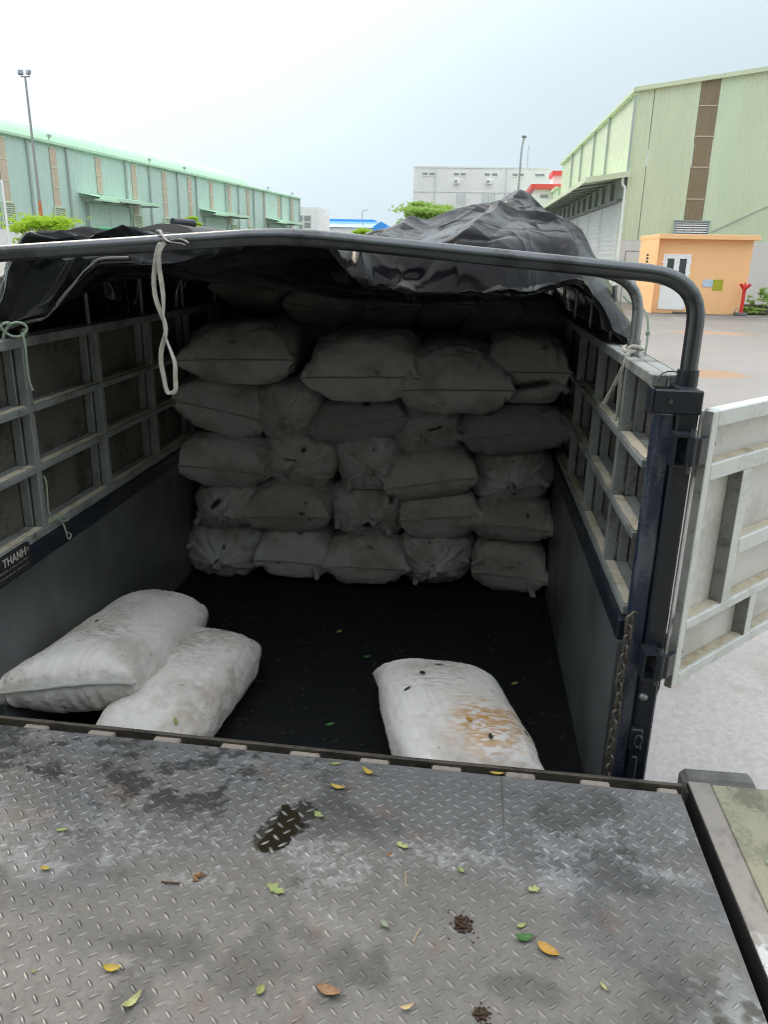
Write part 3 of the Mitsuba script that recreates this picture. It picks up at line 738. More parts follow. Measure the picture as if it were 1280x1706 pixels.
# per sack: left, right, low, high (metres across the bed and up), tilt, style, cloth, tears, corner ears, what shows
STACK = [
    [(-1.68, -1.19, 0.70, 1.04, 2, 'tied', GREY_SHADED, [(0.02, 0.03, 0.008, 0.010, 0)], [(-0.20, 0.02, -1.2), (0.19, -0.05, 1.2)], 'rounded grey sack'),
     (-1.20, -0.78, 0.70, 1.04, -1, 'sewn', GREY_SHADED, [(0.03, 0.11, 0.016, 0.006, 0.3), (-0.10, -0.06, 0.014, 0.006, 0)], [(0.14, -0.11, 0.2)], 'grey sack with dark specks and a low tag'),
     (-0.80, -0.32, 0.70, 0.99, 3, 'sewn', DIRTY_SHADED, [(0.05, 0.08, 0.008, 0.012, 0.5)], [], 'flat dusty sack'),
     (-0.33, 0.08, 0.70, 1.05, 4, 'tied', GREY_SHADED, [(-0.02, 0.10, 0.008, 0.006, 0)], [(-0.11, -0.13, -0.3), (0.17, 0.0, 1.3)], 'puckered sack with a stub at its lower left'),
     (0.06, 0.50, 0.70, 1.03, -7, 'sewn', DIRTY_SHADED, [(0.02, -0.02, 0.030, 0.005, -0.3)], [(0.15, -0.14, 0.4), (-0.20, 0.0, -1.2)], 'sagging sack with two knotted corners')],
    [(-1.61, -1.22, 0.99, 1.28, 4, 'tied', GREY_SHADED, [(-0.03, 0.03, 0.032, 0.012, 0.7)], [(-0.16, -0.08, -0.6)], 'crumpled sack with a dark tear'),
     (-1.26, -0.76, 1.02, 1.31, 0, 'sewn', DIRTY_SHADED, [(0.09, -0.01, 0.016, 0.009, 0), (0.11, 0.05, 0.007, 0.008, 0), (0.14, -0.04, 0.006, 0.009, 0)], [], 'plump sack with three dark spots'),
     (-0.80, -0.35, 0.97, 1.28, 6, 'tied', GREY_SHADED, [(0.01, -0.06, 0.040, 0.013, 0.15), (0.14, 0.06, 0.008, 0.018, 0.2)], [(-0.19, -0.05, -0.2), (0.1, -0.1, 0.4)], 'sack with a wide dark tear'),
     (-0.36, 0.10, 0.98, 1.31, 9, 'sewn', PINK, [], [], 'smooth sack leaning to the left'),
     (0.06, 0.53, 1.00, 1.27, -4, 'sewn', DIRTY_SHADED, [(0.06, 0.05, 0.006, 0.011, 0)], [], 'dusty sack close to the right wall')],
    [(-1.67, -1.14, 1.27, 1.57, -2, 'sewn', GREY_SHADED, [], [(0.24, 0.02, 1.4)], 'ribbed sack with a pointed left corner'),
     (-1.17, -0.74, 1.28, 1.60, -3, 'tied', PINK, [(0.04, 0.06, 0.012, 0.012, 0.5), (-0.03, 0.0, 0.03, 0.003, 0)], [(-0.19, 0.02, -1.4)], 'pale gathered sack with a dark hole'),
     (-0.74, -0.35, 1.26, 1.60, 10, 'tied', GREY_SHADED, [(0.05, 0.06, 0.006, 0.006, 0), (0.0, -0.02, 0.008, 0.004, 0)], [(-0.13, -0.13, -0.3)], 'round tilted sack with small specks'),
     (-0.44, 0.07, 1.26, 1.54, 10, 'sewn', DIRTY_SHADED, [], [], 'flat seamed sack tilted up to the right'),
     (0.08, 0.51, 1.25, 1.57, 2, 'tied', GREY_SHADED, [], [(0.18, -0.03, 1.3)], 'gathered sack with a knot on its right')],
    [(-1.69, -1.16, 1.55, 1.88, -8, 'sewn', GREY_SHADED, [], [], 'wide seamed sack drooping to the right'),
     (-1.20, -0.80, 1.57, 1.91, 8, 'tied', PINK, [], [(-0.17, -0.08, -0.5)], 'round gathered sack with a pale knot'),
     (-0.89, -0.34, 1.52, 1.83, 14, 'sewn', PURPLE, [(0.07, 0.06, 0.02, 0.012, 0)], [], 'dark mauve sack tilted up to the right'),
     (-0.41, 0.00, 1.49, 1.79, 2, 'tied', GREY_SHADED, [(0.06, 0.01, 0.035, 0.005, 0.2)], [(0.19, -0.04, 1.2)], 'gathered sack with a thin black slit'),
     (-0.02, 0.56, 1.54, 1.82, 8, 'sewn', PURPLE, [], [], 'wide dark mauve sack with a straight seam')],
    [(-1.60, -1.00, 1.87, 2.20, 4, 'sewn', PINK, [], [], 'big pinkish sack'),
     (-0.86, -0.25, 1.84, 2.19, 0, 'sewn', PINK, [], [], 'big sack with an arched seam'),
     (-0.38, 0.20, 1.77, 2.15, 1, 'sewn', PINK, [], [], 'big sack with long pointed corners'),
     (0.12, 0.54, 1.81, 2.20, 4, 'sewn', DIRTY_SHADED, [(0.03, -0.09, 0.10, 0.016, 0.1), (0.1, 0.1, 0.012, 0.005, 0.3)], [(0.2, -0.1, 0.8)], 'bulging sack split along its seam')],
]
SIDE = {4: {0: 'leftmost', 1: 'second from left', 2: 'third from left', 3: 'rightmost'}}
sd = 100
for ri, row in enumerate(STACK):
    for ci, (xa, xb, za, zb, tilt, style, base, holes, ears, look_) in enumerate(row):
        sd += 1
        r = np.random.default_rng(sd)
        w, h = xb - xa, zb - za
        Wc = w * 1.06 if style == 'sewn' else w * 1.09
        Lc = 0.86 + r.uniform(-0.05, 0.05)
        y = 4.20 + Lc / 2 + r.uniform(-0.03, 0.04) + (0.02 * ri if ri < 4 else -0.02)
        M = rotm(r.normal(0, 3), -2 + r.normal(0, 2), -tilt, ((xa + xb) / 2, y, (za + zb) / 2 + 0.004))
        where = SIDE[4][ci] if ri == 4 else (ORD[ci] + ' from left')
        put_sack(f'{look_}, {where}, {ROWS[ri]}', M, sd, Wc, Lc, h * 1.08, 'sacks stacked across the lorry bed', style, base, holes=[(a * 1.0, b, c * 1.25, d * 1.35, e) for a, b, c, d, e in holes],
                 ears=ears, amount=0.75, blunt=r.uniform(5.5, 8), crease=0.020, slack=3.0, lump=0.032, flare=r.choice([0.0, 0.0, 0.03, 0.07]), rise=-r.uniform(0.0, 0.045))
UPPER = [(-1.56, -1.12, 2.20, 2.48, 'far left'), (-1.17, -0.70, 2.13, 2.45, 'second from the left'), (-1.30, -0.72, 1.88, 2.22, 'lowest, behind the gap'), (-0.76, -0.36, 2.10, 2.42, 'third from the left'),
         (-0.40, 0.00, 2.12, 2.46, 'fourth from the left'), (-0.04, 0.38, 2.02, 2.40, 'fifth from the left'), (0.24, 0.60, 2.02, 2.36, 'far right')]
for xa, xb, za, zb, where in UPPER:
    sd += 1
    r = np.random.default_rng(sd)
    M = rotm(r.normal(0, 5), r.normal(0, 3), r.normal(0, 5), ((xa + xb) / 2, 5.42 + r.uniform(-0.06, 0.06), (za + zb) / 2))
    put_sack(f'dim sack high at the back under the cover, {where}', M, sd, (xb - xa) * 1.12, 0.84, (zb - za) * 1.08, 'sacks at the back of the load', 'sewn', DIRTY_SHADED, amount=0.8, nl=56, na=72, flare=0.0, blunt=5, slack=2.0)
first = None
for ri in range(4):                              # the next layer of the load carries the high ones
    for ci in range(5):
        at = (-1.425 + ci * 0.436, 5.62, 0.868 + ri * 0.333)
        if first is None:
            first, _ = put_sack('grey sack buried in the second layer of the load', np.eye(4), 900, 0.50, 0.84, 0.335, 'buried sacks of the load', 'sewn', GREY_SHADED, nl=30, na=40)
            scene[first + '__cloth']['to_world'] = scene[first + '__sewn_edge']['to_world'] = T().translate(at)
        else:
            k = thing('sack', 'grey sack buried in the second layer of the load', 'sack', 'buried sacks of the load')
            for q in ('cloth', 'sewn_edge'):
                reuse(q, first + '__' + q, k, T().translate(at))

# three loose sacks near the dock


def soiled(spots):
    def fn(P, C):
        f = meshkit.fbm(P * [48, 125, 48] + 3, 4, 11)
        g = meshkit.fbm(P * [10, 20, 10] + 9, 3, 12)
        for cx, cy, ax, ay, col, amt, lo in spots:
            d = np.sqrt(((P[..., 0] - cx) / ax) ** 2 + ((P[..., 1] - cy) / ay) ** 2) + (g - 0.5) * 0.9
            t = np.clip(1.25 - d, 0, 1) * np.clip((f - lo) / 0.16, 0, 1) * amt * (P[..., 2] > -0.03)
            C = C * (1 - t[..., None]) + np.asarray(col) * t[..., None]
        return C
    return fn


WHITE, MUD = (0.69, 0.665, 0.655), (0.36, 0.30, 0.24)
RUST, OCHRE, SOOT = (0.46, 0.245, 0.075), (0.54, 0.41, 0.21), (0.20, 0.18, 0.16)
F3M = rotm(15, -3, 0, (0.010, 2.63, 0.862))
put_sack('white sack with an orange rust stain lying alone at the right of the bed', F3M, 501, 0.50, 0.84, 0.285, None, 'sewn', WHITE, MUD, 0.55, nl=200, na=240, lump=0.014, p=2.9, sag=0.02, flare=0.06, skew2=-0.30, slack=0.7, far=0.02,
         colour=soiled([(0.075, -0.25, 0.15, 0.15, RUST, 1.0, 0.42), (0.09, -0.20, 0.12, 0.12, RUST, 0.9, 0.44), (0.10, -0.06, 0.09, 0.07, OCHRE, 0.9, 0.46), (0.03, 0.04, 0.13, 0.10, OCHRE, 0.45, 0.48), (-0.03, 0.16, 0.17, 0.13, SOOT, 0.42, 0.46), (0.06, 0.30, 0.13, 0.08, MUD, 0.55, 0.46)]))
F1M = rotm(-3, -4, 0, (-1.415, 2.90, 0.950))
F2M = rotm(-5, 1, 3, (-1.115, 2.78, 0.835))
put_sack('white sack with a long seam propped against the left wall on another', F1M, 502, 0.455, 1.02, 0.31, None, 'sewn', WHITE, MUD, 0.55, nl=200, na=240, lump=0.016, p=2.4, sag=0.02, crease=0.022, flare=0.05, skew=0.55, blunt=4.2, slack=0.8, rise=0.075, far=0.30,
         colour=soiled([(-0.04, -0.18, 0.17, 0.10, SOOT, 0.55, 0.42), (-0.06, 0.05, 0.15, 0.12, MUD, 0.55, 0.42), (-0.1, -0.1, 0.12, 0.10, OCHRE, 0.4, 0.44)]))
put_sack('dirty white sack lying half under the propped one at the left', F2M, 503, 0.44, 0.92, 0.27, None, 'sewn', WHITE, MUD, 0.7, nl=200, na=240, lump=0.020, p=2.4, flare=0.0, blunt=4.2, far=0.26, slack=0.9,
         colour=soiled([(0.0, 0.24, 0.20, 0.14, MUD, 0.7, 0.40), (-0.05, 0.08, 0.18, 0.12, SOOT, 0.4, 0.43), (0.02, 0.33, 0.14, 0.06, SOOT, 0.5, 0.45), (-0.08, -0.05, 0.15, 0.2, OCHRE, 0.2, 0.48)]))
# ---------------------------------------------------------------- black cover thrown back over the load
tp = thing('tarpaulin', 'crumpled shiny black tarpaulin pulled back over the front of the load', 'tarpaulin')
# columns: across the bed from the left outside to the right outside; rows: from the tucked-under edge, round the front folds, over the top and away to the cab
#        u:    x      [ (y, z) of the ten rows ]
NET = [
    (-1.800, [(2.98, 2.16), (2.90, 2.12), (2.86, 2.10), (2.80, 2.08), (2.80, 2.09), (3.05, 2.10), (3.60, 2.06), (4.6, 2.05), (6.2, 2.05), (8.5, 2.05)]),
    (-1.765, [(2.98, 2.33), (2.86, 2.30), (2.80, 2.28), (2.70, 2.28), (2.69, 2.30), (2.80, 2.33), (3.60, 2.32), (4.6, 2.30), (6.2, 2.30), (8.5, 2.30)]),
    (-1.640, [(3.20, 2.40), (2.95, 2.36), (2.84, 2.33), (2.73, 2.32), (2.70, 2.345), (2.80, 2.49), (3.50, 2.48), (4.6, 2.49), (6.2, 2.48), (8.5, 2.50)]),
    (-1.500, [(3.40, 2.48), (3.10, 2.46), (2.95, 2.42), (2.80, 2.40), (2.76, 2.43), (2.80, 2.605), (3.50, 2.59), (4.6, 2.57), (6.2, 2.57), (8.5, 2.60)]),
    (-1.330, [(3.65, 2.49), (3.42, 2.460), (3.05, 2.51), (2.79, 2.545), (2.86, 2.625), (2.92, 2.645), (3.50, 2.61), (4.6, 2.60), (6.2, 2.62), (8.5, 2.66)]),
    (-1.120, [(3.85, 2.48), (3.50, 2.448), (3.12, 2.53), (2.79, 2.550), (2.87, 2.648), (2.98, 2.662), (3.50, 2.61), (4.6, 2.61), (6.2, 2.65), (8.5, 2.70)]),
    (-0.900, [(3.95, 2.47), (3.52, 2.440), (3.15, 2.56), (2.79, 2.585), (2.89, 2.668), (3.00, 2.678), (3.50, 2.62), (4.6, 2.63), (6.2, 2.66), (8.5, 2.72)]),
    (-0.690, [(3.95, 2.47), (3.48, 2.435), (3.20, 2.600), (2.84, 2.648), (2.95, 2.672), (3.05, 2.655), (3.50, 2.635), (4.6, 2.64), (6.2, 2.66), (8.5, 2.72)]),
    (-0.520, [(3.95, 2.47), (3.42, 2.425), (3.20, 2.590), (2.80, 2.640), (2.95, 2.672), (3.05, 2.660), (3.55, 2.645), (4.6, 2.65), (6.2, 2.66), (8.5, 2.72)]),
    (-0.405, [(3.95, 2.46), (3.38, 2.420), (3.16, 2.500), (2.78, 2.520), (2.93, 2.625), (3.05, 2.655), (3.58, 2.665), (4.6, 2.65), (6.2, 2.66), (8.5, 2.72)]),
    (-0.220, [(3.95, 2.45), (3.34, 2.410), (3.16, 2.510), (2.80, 2.480), (2.96, 2.640), (3.10, 2.665), (3.62, 2.710), (4.6, 2.67), (6.2, 2.66), (8.5, 2.72)]),
    (-0.060, [(3.95, 2.45), (3.30, 2.420), (3.12, 2.520), (2.82, 2.475), (2.98, 2.645), (3.15, 2.700), (3.68, 2.772), (4.6, 2.71), (6.2, 2.66), (8.5, 2.72)]),
    (0.090, [(3.95, 2.45), (3.24, 2.440), (3.12, 2.530), (2.86, 2.478), (3.01, 2.645), (3.22, 2.720), (3.74, 2.805), (4.6, 2.74), (6.2, 2.66), (8.5, 2.70)]),
    (0.200, [(3.95, 2.45), (3.20, 2.450), (3.12, 2.530), (2.94, 2.475), (3.06, 2.630), (3.28, 2.722), (3.78, 2.815), (4.6, 2.74), (6.2, 2.65), (8.5, 2.68)]),
    (0.320, [(3.95, 2.46), (3.22, 2.470), (3.16, 2.520), (3.02, 2.490), (3.12, 2.590), (3.32, 2.700), (3.78, 2.780), (4.6, 2.70), (6.2, 2.63), (8.5, 2.66)]),
    (0.440, [(3.95, 2.47), (3.32, 2.510), (3.24, 2.530), (3.08, 2.520), (3.14, 2.555), (3.34, 2.620), (3.76, 2.730), (4.6, 2.65), (6.2, 2.60), (8.5, 2.62)]),
    (0.530, [(3.90, 2.43), (3.40, 2.460), (3.30, 2.450), (3.20, 2.430), (3.17, 2.440), (3.36, 2.530), (3.72, 2.630), (4.6, 2.57), (6.2, 2.54), (8.5, 2.56)]),
    (0.610, [(3.80, 2.37), (3.44, 2.360), (3.34, 2.340), (3.22, 2.320), (3.18, 2.330), (3.36, 2.430), (3.70, 2.510), (4.6, 2.47), (6.2, 2.45), (8.5, 2.46)]),
    (0.690, [(3.70, 2.30), (3.44, 2.290), (3.34, 2.275), (3.24, 2.270), (3.20, 2.275), (3.38, 2.330), (3.70, 2.370), (4.6, 2.34), (6.2, 2.33), (8.5, 2.33)]),
    (0.725, [(3.60, 2.16), (3.42, 2.13), (3.34, 2.12), (3.26, 2.11), (3.24, 2.11), (3.40, 2.10), (3.70, 2.12), (4.6, 2.08), (6.2, 2.06), (8.5, 2.05)]),
]
X_ = np.array([c[0] for c in NET])
YZ = np.array([c[1] for c in NET])
cu = np.r_[0, np.cumsum(np.hypot(np.diff(X_), np.diff(YZ[:, 5, 1])) + 0.02)]
rv = np.array([0, 0.45, 0.80, 1.05, 1.18, 1.42, 1.95, 2.85, 4.3, 6.6])
NU, NV = 560, 520
uu = np.linspace(0, cu[-1], NU)
vv = np.interp(np.linspace(0, 1, NV), [0, 0.14, 0.80, 1], [0, 0.55, 2.4, rv[-1]])
from scipy.interpolate import PchipInterpolator


def net(A):
    """Pulled tight between the points of the net: no overshoot, so folds keep their edges."""
    a = PchipInterpolator(cu, A, axis=0)(uu)
    return PchipInterpolator(rv, a, axis=1)(vv)


TY, TZ = net(YZ[..., 0]), net(YZ[..., 1])
XN = np.repeat(X_[:, None], 10, 1)
for c_, dx in enumerate((-0.03, -0.03, -0.08, -0.12, -0.09, -0.05, -0.02)):      # the cover bulges out over the left rail
    XN[c_, 5:7] += dx
    XN[c_, 4] += dx * 0.25
    XN[c_, 7:] += dx * 0.6
XN[14:19, 1:5] -= 0.045
TX = net(XN)
P = np.stack([TX, TY, TZ], -1)
du, dv = np.gradient(P, axis=0), np.gradient(P, axis=1)
N = np.cross(du, dv); N /= np.linalg.norm(N, axis=-1, keepdims=True) + 1e-9
UU, VV_ = np.meshgrid(uu, vv, indexing='ij')


def ridge(a, b, seed, sharp):
    n_ = meshkit.noise(np.stack([a, b, a * 0 + seed * 1.37], -1), seed)
    return np.clip(1 - np.abs(n_ - 0.5) * sharp, 0, 1) ** 1.5


wx = UU + 0.30 * meshkit.fbm(np.stack([UU * 2, VV_ * 2, UU * 0], -1), 3, 3)
wy = VV_ + 0.30 * meshkit.fbm(np.stack([UU * 2, VV_ * 2, UU * 0 + 5], -1), 3, 4)
h = 0.040 * (meshkit.fbm(np.stack([wx * 1.7, wy * 1.4, wx * 0], -1), 2, 21) - 0.5)
ux = lambda x: float(np.interp(x, X_, cu))
rc = np.random.default_rng(77)
# creases of the stiff sheet: (from u, v, to u, v, half width, height); the first are the long folds that show, the rest are the small ones between
CREASES = [(ux(0.18), 2.0, ux(-0.05), 1.15, 0.10, 0.040), (ux(0.18), 2.0, ux(0.42), 1.25, 0.11, 0.030), (ux(0.2), 2.05, ux(-0.45), 1.7, 0.12, 0.045), (ux(0.2), 2.0, ux(0.62), 1.75, 0.10, 0.030), (ux(0.05), 1.75, ux(0.40), 1.55, 0.06, 0.022),
           (ux(-0.22), 2.05, ux(-0.40), 1.15, 0.09, 0.035), (ux(-0.40), 1.16, ux(-0.30), 0.80, 0.05, 0.030), (ux(-0.38), 0.86, ux(0.10), 0.92, 0.05, 0.022), (ux(-0.30), 1.1, ux(0.05), 0.90, 0.05, 0.018),
           (ux(-1.6), 1.05, ux(-1.15), 1.40, 0.05, 0.030), (ux(-1.70), 1.15, ux(-1.2), 1.65, 0.05, 0.034), (ux(-1.78), 1.25, ux(-1.4), 1.85, 0.055, 0.032), (ux(-1.78), 1.5, ux(-1.5), 2.2, 0.07, 0.030), (ux(-1.45), 0.85, ux(-1.1), 0.9, 0.05, 0.02),
           (ux(-1.1), 1.18, ux(-0.72), 1.02, 0.05, 0.026), (ux(-0.95), 1.3, ux(-0.80), 0.9, 0.05, 0.022), (ux(-0.7), 0.45, ux(0.2), 0.5, 0.07, 0.024), (ux(0.50), 1.2, ux(0.66), 1.9, 0.05, 0.02), (ux(0.60), 1.1, ux(0.70), 1.8, 0.04, 0.018)]
for k_ in range(330):
    a0, b0 = rc.uniform(0, cu[-1]), rc.uniform(0.3, 3.4)
    an, ln = rc.uniform(0, np.pi), rc.uniform(0.12, 0.55)
    wd_, ht_ = (rc.uniform(0.020, 0.060), rc.uniform(0.003, 0.011)) if k_ < 110 else (rc.uniform(0.009, 0.024), rc.uniform(0.0015, 0.005))
    CREASES.append((a0, b0, a0 + ln * math.cos(an), b0 + ln * math.sin(an), wd_, ht_ * rc.choice([1, 1, -0.8])))
su = UU + 0.035 * (meshkit.fbm(np.stack([UU * 6, VV_ * 6, UU * 0 + 2], -1), 3, 8) - 0.5) * 2
sv_ = VV_ + 0.035 * (meshkit.fbm(np.stack([UU * 6, VV_ * 6, UU * 0 + 7], -1), 3, 9) - 0.5) * 2
for a0, b0, a1, b1, w_, hh in CREASES:
    lx_, ly_ = a1 - a0, b1 - b0
    l2 = lx_ * lx_ + ly_ * ly_
    t_ = ((su - a0) * lx_ + (sv_ - b0) * ly_) / l2
    d_ = np.abs((su - a0) * -ly_ + (sv_ - b0) * lx_) / math.sqrt(l2)
    e_ = np.clip(np.minimum(t_ + 0.25, 1.25 - t_) / 0.35, 0, 1)
    h += hh * np.clip(1 - d_ / w_, 0, 1) ** 1.1 * e_
for sx_ in (-1.15, -0.25, 0.36):                                # welded seams of the sheet, running front to back
    h += 0.0035 * np.clip(1 - np.abs(su - ux(sx_)) / 0.018, 0, 1) ** 0.5
left = np.clip((1.05 - UU) / 0.5, 0, 1)                      # long folds where it is pulled down over the left rail
h += left * 0.030 * ridge(UU * 2.0 + VV_ * 6.5, UU * 0.6, 35, 4.0) * np.clip((VV_ - 0.9) / 0.3, 0, 1)
h *= np.clip(VV_ / 0.35, 0.25, 1) * (1 - 0.6 * np.clip((UU - ux(0.46)) / 0.1, 0, 1))
P = P + N * (h - 0.018)[..., None]
P[..., 1] += 0.05 * (meshkit.fbm(np.stack([UU * 3, VV_ * 3, UU * 0 + 9], -1), 3, 41) - 0.5) * np.clip(1.6 - VV_, 0, 1)
th_ = np.gradient(P, axis=0), np.gradient(P, axis=1)
N2 = np.cross(*th_); N2 /= np.linalg.norm(N2, axis=-1, keepdims=True) + 1e-9
obj('cover_sheet', grid(P), 'm_tarp', tp, smooth=True)
Q = P - N2 * 0.0016                                            # the sheet's other face, so that the rim has thickness
rim = []
for line, inner in ((P[:, 0], Q[:, 0]), (P[0], Q[0]), (P[-1], Q[-1])):
    rim.append(tube(line[::3], 0.006, 6))
obj('rolled_hem', cat(rim), 'm_tarp', tp, smooth=True)
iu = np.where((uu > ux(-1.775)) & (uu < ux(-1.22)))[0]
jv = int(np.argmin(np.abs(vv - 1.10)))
obj('fold_highlight', tube(P[iu[::4], jv] + N2[iu[::4], jv] * 0.003, 0.0065, 8), 'm_foldlight', tp, smooth=True, label='paler corded edge of the black cover at the left')  # pale tube laid along the fold as its painted highlight
th = np.linspace(0, 2 * np.pi, 18, endpoint=False)
knot = thing('tie_cord', 'pale green cord knotted round the cover at the left rail', 'cord')
obj('cord', tube(smoothpath([[-1.70, 2.70, 2.26], [-1.655, 2.665, 2.30], [-1.63, 2.665, 2.335], [-1.60, 2.68, 2.345], [-1.585, 2.70, 2.325], [-1.60, 2.69, 2.300], [-1.635, 2.672, 2.300], [-1.655, 2.66, 2.325], [-1.62, 2.655, 2.345]], 60), 0.0050, 8), 'm_cord', knot)
obj('cord', tube(smoothpath([[-1.60, 2.69, 2.31], [-1.59, 2.685, 2.25], [-1.597, 2.69, 2.18], [-1.588, 2.695, 2.10]], 24), 0.004, 7), 'm_cord', knot)
gc = thing('green_cord', 'thin green cord tied at the foot of the left side panel', 'cord')
obj('cord', tube(smoothpath([[-1.650, 2.80, 1.74], [-1.640, 2.79, 1.64], [-1.640, 2.815, 1.56], [-1.634, 2.85, 1.545], [-1.634, 2.88, 1.50], [-1.632, 2.905, 1.465], [-1.630, 2.92, 1.452], [-1.630, 2.905, 1.438], [-1.631, 2.89, 1.455], [-1.633, 2.875, 1.51]], 60), 0.0034, 6), 'm_cord', gc)
obj('cord', tube(smoothpath([[-1.643, 2.815, 1.56], [-1.640, 2.87, 1.548], [-1.638, 2.91, 1.535], [-1.638, 2.93, 1.515], [-1.638, 2.90, 1.52], [-1.638, 2.85, 1.545]], 30), 0.003, 6), 'm_cord', gc)

# webbing strap hanging in a loop from the rear hoop
st = thing('strap', 'off-white webbing strap hanging in a twisted loop from the rear hoop', 'strap')


def ribbon(pts, w, th, twist, n=70):
    p = smoothpath(pts, n)
    t = np.gradient(p, axis=0); t /= np.linalg.norm(t, axis=1, keepdims=True)
    a = np.interp(np.linspace(0, 1, n), np.linspace(0, 1, len(twist)), np.radians(twist))
    e = np.stack([np.cos(a), np.sin(a), 0 * a], 1)
    e -= t * (e * t).sum(1, keepdims=True); e /= np.linalg.norm(e, axis=1, keepdims=True)
    m = np.cross(t, e)
    r = [p + e * w * a_ + m * th * b_ for a_, b_ in ((-1, -1), (1, -1), (1, 1), (-1, 1), (-1, -1))]
    return grid(np.stack(r, 1))


obj('webbing', ribbon([[-0.895, 2.372, 2.628], [-0.905, 2.355, 2.618], [-0.912, 2.312, 2.618], [-0.925, 2.305, 2.580], [-0.937, 2.305, 2.515], [-0.934, 2.305, 2.46], [-0.918, 2.31, 2.405], [-0.912, 2.31, 2.38], [-0.928, 2.31, 2.32], [-0.934, 2.31, 2.27], [-0.927, 2.31, 2.215], [-0.913, 2.308, 2.180], [-0.900, 2.306, 2.183], [-0.8905, 2.306, 2.225], [-0.889, 2.306, 2.27],
                       [-0.902, 2.303, 2.32], [-0.914, 2.302, 2.375], [-0.912, 2.302, 2.43], [-0.912, 2.304, 2.49], [-0.918, 2.306, 2.55], [-0.915, 2.306, 2.595], [-0.899, 2.316, 2.622]], 0.0068, 0.0016, [20, 30, 60, 50, 30, 70, 40, 10, -20, 20, 60, 90, 120, 80, 40, 10, 30], 150), 'm_strap', st, smooth=40)
obj('webbing', ribbon([[-0.930, 2.345, 2.652], [-0.912, 2.322, 2.648], [-0.893, 2.3145, 2.628], [-0.862, 2.3145, 2.622], [-0.838, 2.317, 2.616]], 0.007, 0.0016, [80, 90, 95, 90, 85], 40), 'm_strap', st, smooth=40)
obj('webbing', ribbon([[-0.880, 2.314, 2.630], [-0.850, 2.3135, 2.632], [-0.828, 2.316, 2.622]], 0.005, 0.0016, [90, 90, 80], 20), 'm_strap', st, smooth=40)
rs = thing('strap', 'white strap knotted round the foot of the second hoop on the right rail', 'strap')
ry = 2.826
obj('webbing', tube(smoothpath([[0.555, ry, 2.300], [0.578, ry - 0.006, 2.315], [0.602, ry, 2.307], [0.600, ry + 0.05, 2.310], [0.555, ry + 0.045, 2.308], [0.553, ry, 2.296], [0.58, ry - 0.008, 2.300]], 50), 0.0075, 8), 'm_strap', rs)
obj('webbing', ribbon([[0.560, ry - 0.004, 2.305], [0.548, ry - 0.02, 2.27], [0.530, ry - 0.02, 2.21], [0.505, ry - 0.02, 2.150], [0.490, ry - 0.02, 2.112]], 0.0072, 0.0016, [10, 30, 10, 40, 20], 40), 'm_strap', rs, smooth=40)
obj('webbing', ribbon([[0.566, ry - 0.006, 2.305], [0.546, ry - 0.026, 2.26], [0.538, ry - 0.026, 2.18], [0.540, ry - 0.022, 2.115], [0.537, ry - 0.02, 2.055]], 0.0065, 0.0016, [20, 60, 20, 30, 60], 40), 'm_strap', rs, smooth=40)
rp = thing('tie_cord', 'dark olive cord running down outside the second hoop at the right', 'cord')
obj('cord', tube(smoothpath([[0.555, 3.02, 2.475], [0.590, 2.99, 2.448], [0.622, 2.93, 2.425], [0.632, 2.90, 2.36], [0.628, 2.88, 2.30], [0.622, 2.87, 2.22]], 40), 0.0036, 7), 'm_cord', rp)
obj('knot', trimesh.creation.icosphere(2, 0.008).apply_transform(trimesh.transformations.scale_and_translate([1, 1, 1.4], [0.632, 2.90, 2.355])), 'm_cord', rp)
obj('toggle', trimesh.creation.icosphere(2, 0.0085).apply_translation([0.596, 2.985, 2.456]), 'm_rust', rp)
wl = thing('wire_loop', 'thin dark wire loop lying over the end of the right rail', 'wire')
obj('wire', tube(smoothpath([[0.560, 2.36, 2.262], [0.575, 2.37, 2.287], [0.60, 2.375, 2.292], [0.625, 2.37, 2.285], [0.640, 2.365, 2.27]], 30), 0.0022, 6), 'm_galvdark', wl)
# ---------------------------------------------------------------- long mint warehouse at the left
lw = thing('warehouse', 'long mint green metal warehouse with tan skylight strips at the left', 'warehouse')
LM = frame([-29.904, 50.641], [0.1142, 0.99346], [0.99346, -0.1142])
seams = [-26, -20.5, -14.2, -8.6, 2.34, 6.66, 14.5, 18.3, 23.4, 27.2, 34.1, 37.4, 41.8, 45.0, 50.8, 54.2, 57.9]
for a, b in zip(seams[:-1], seams[1:]):
    obj('wall_sheet', corrugated(LM, a + 0.004, b - 0.004, 3.77, 9.36, 0.5, 0.012), 'm_mint', lw)
    obj('downpipe', lbox(LM, b - 0.075, b + 0.075, 0.04, 0.17, 3.5, 9.34), 'm_trim', lw)
obj('base_wall', lbox(LM, -26, 57.9, -0.3, 0.05, 0, 3.77), 'm_white', lw)
obj('base_trim', lbox(LM, -26, 57.9, 0.0, 0.10, 3.74, 3.84), 'm_trim', lw)
obj('eave_gutter', lbox(LM, -26.2, 58.0, -0.2, 0.30, 9.34, 9.56, bev=0.03), 'm_mintroof', lw)
obj('roof', moved(grid(np.array([[[s, 0.25, 9.55], [s, -8, 10.3], [s, -16, 9.55]] for s in (-26.2, 58.0)])), LM), 'm_mintroof', lw)
arc = [(-8 + 2.3 * math.cos(a), 10.15 + 1.93 * math.sin(a) ** 0.75) for a in np.linspace(0, math.pi, 25)]
rings = [[[s, t if k == 1 else -8 + (t + 8) * k, 10.15 + (z - 10.15) * (k ** 0.5)] for t, z in arc] for s, k in [(-26.0, 1)] + [(x, 1) for x in np.arange(-20, 53.5, 6)] + [(53.9, 1), (55.2, 0.93), (56.0, 0.72), (56.3, 0.05)]]
obj('roof_monitor', moved(grid(np.array(rings)), LM), 'm_mintroof', lw, smooth=40)
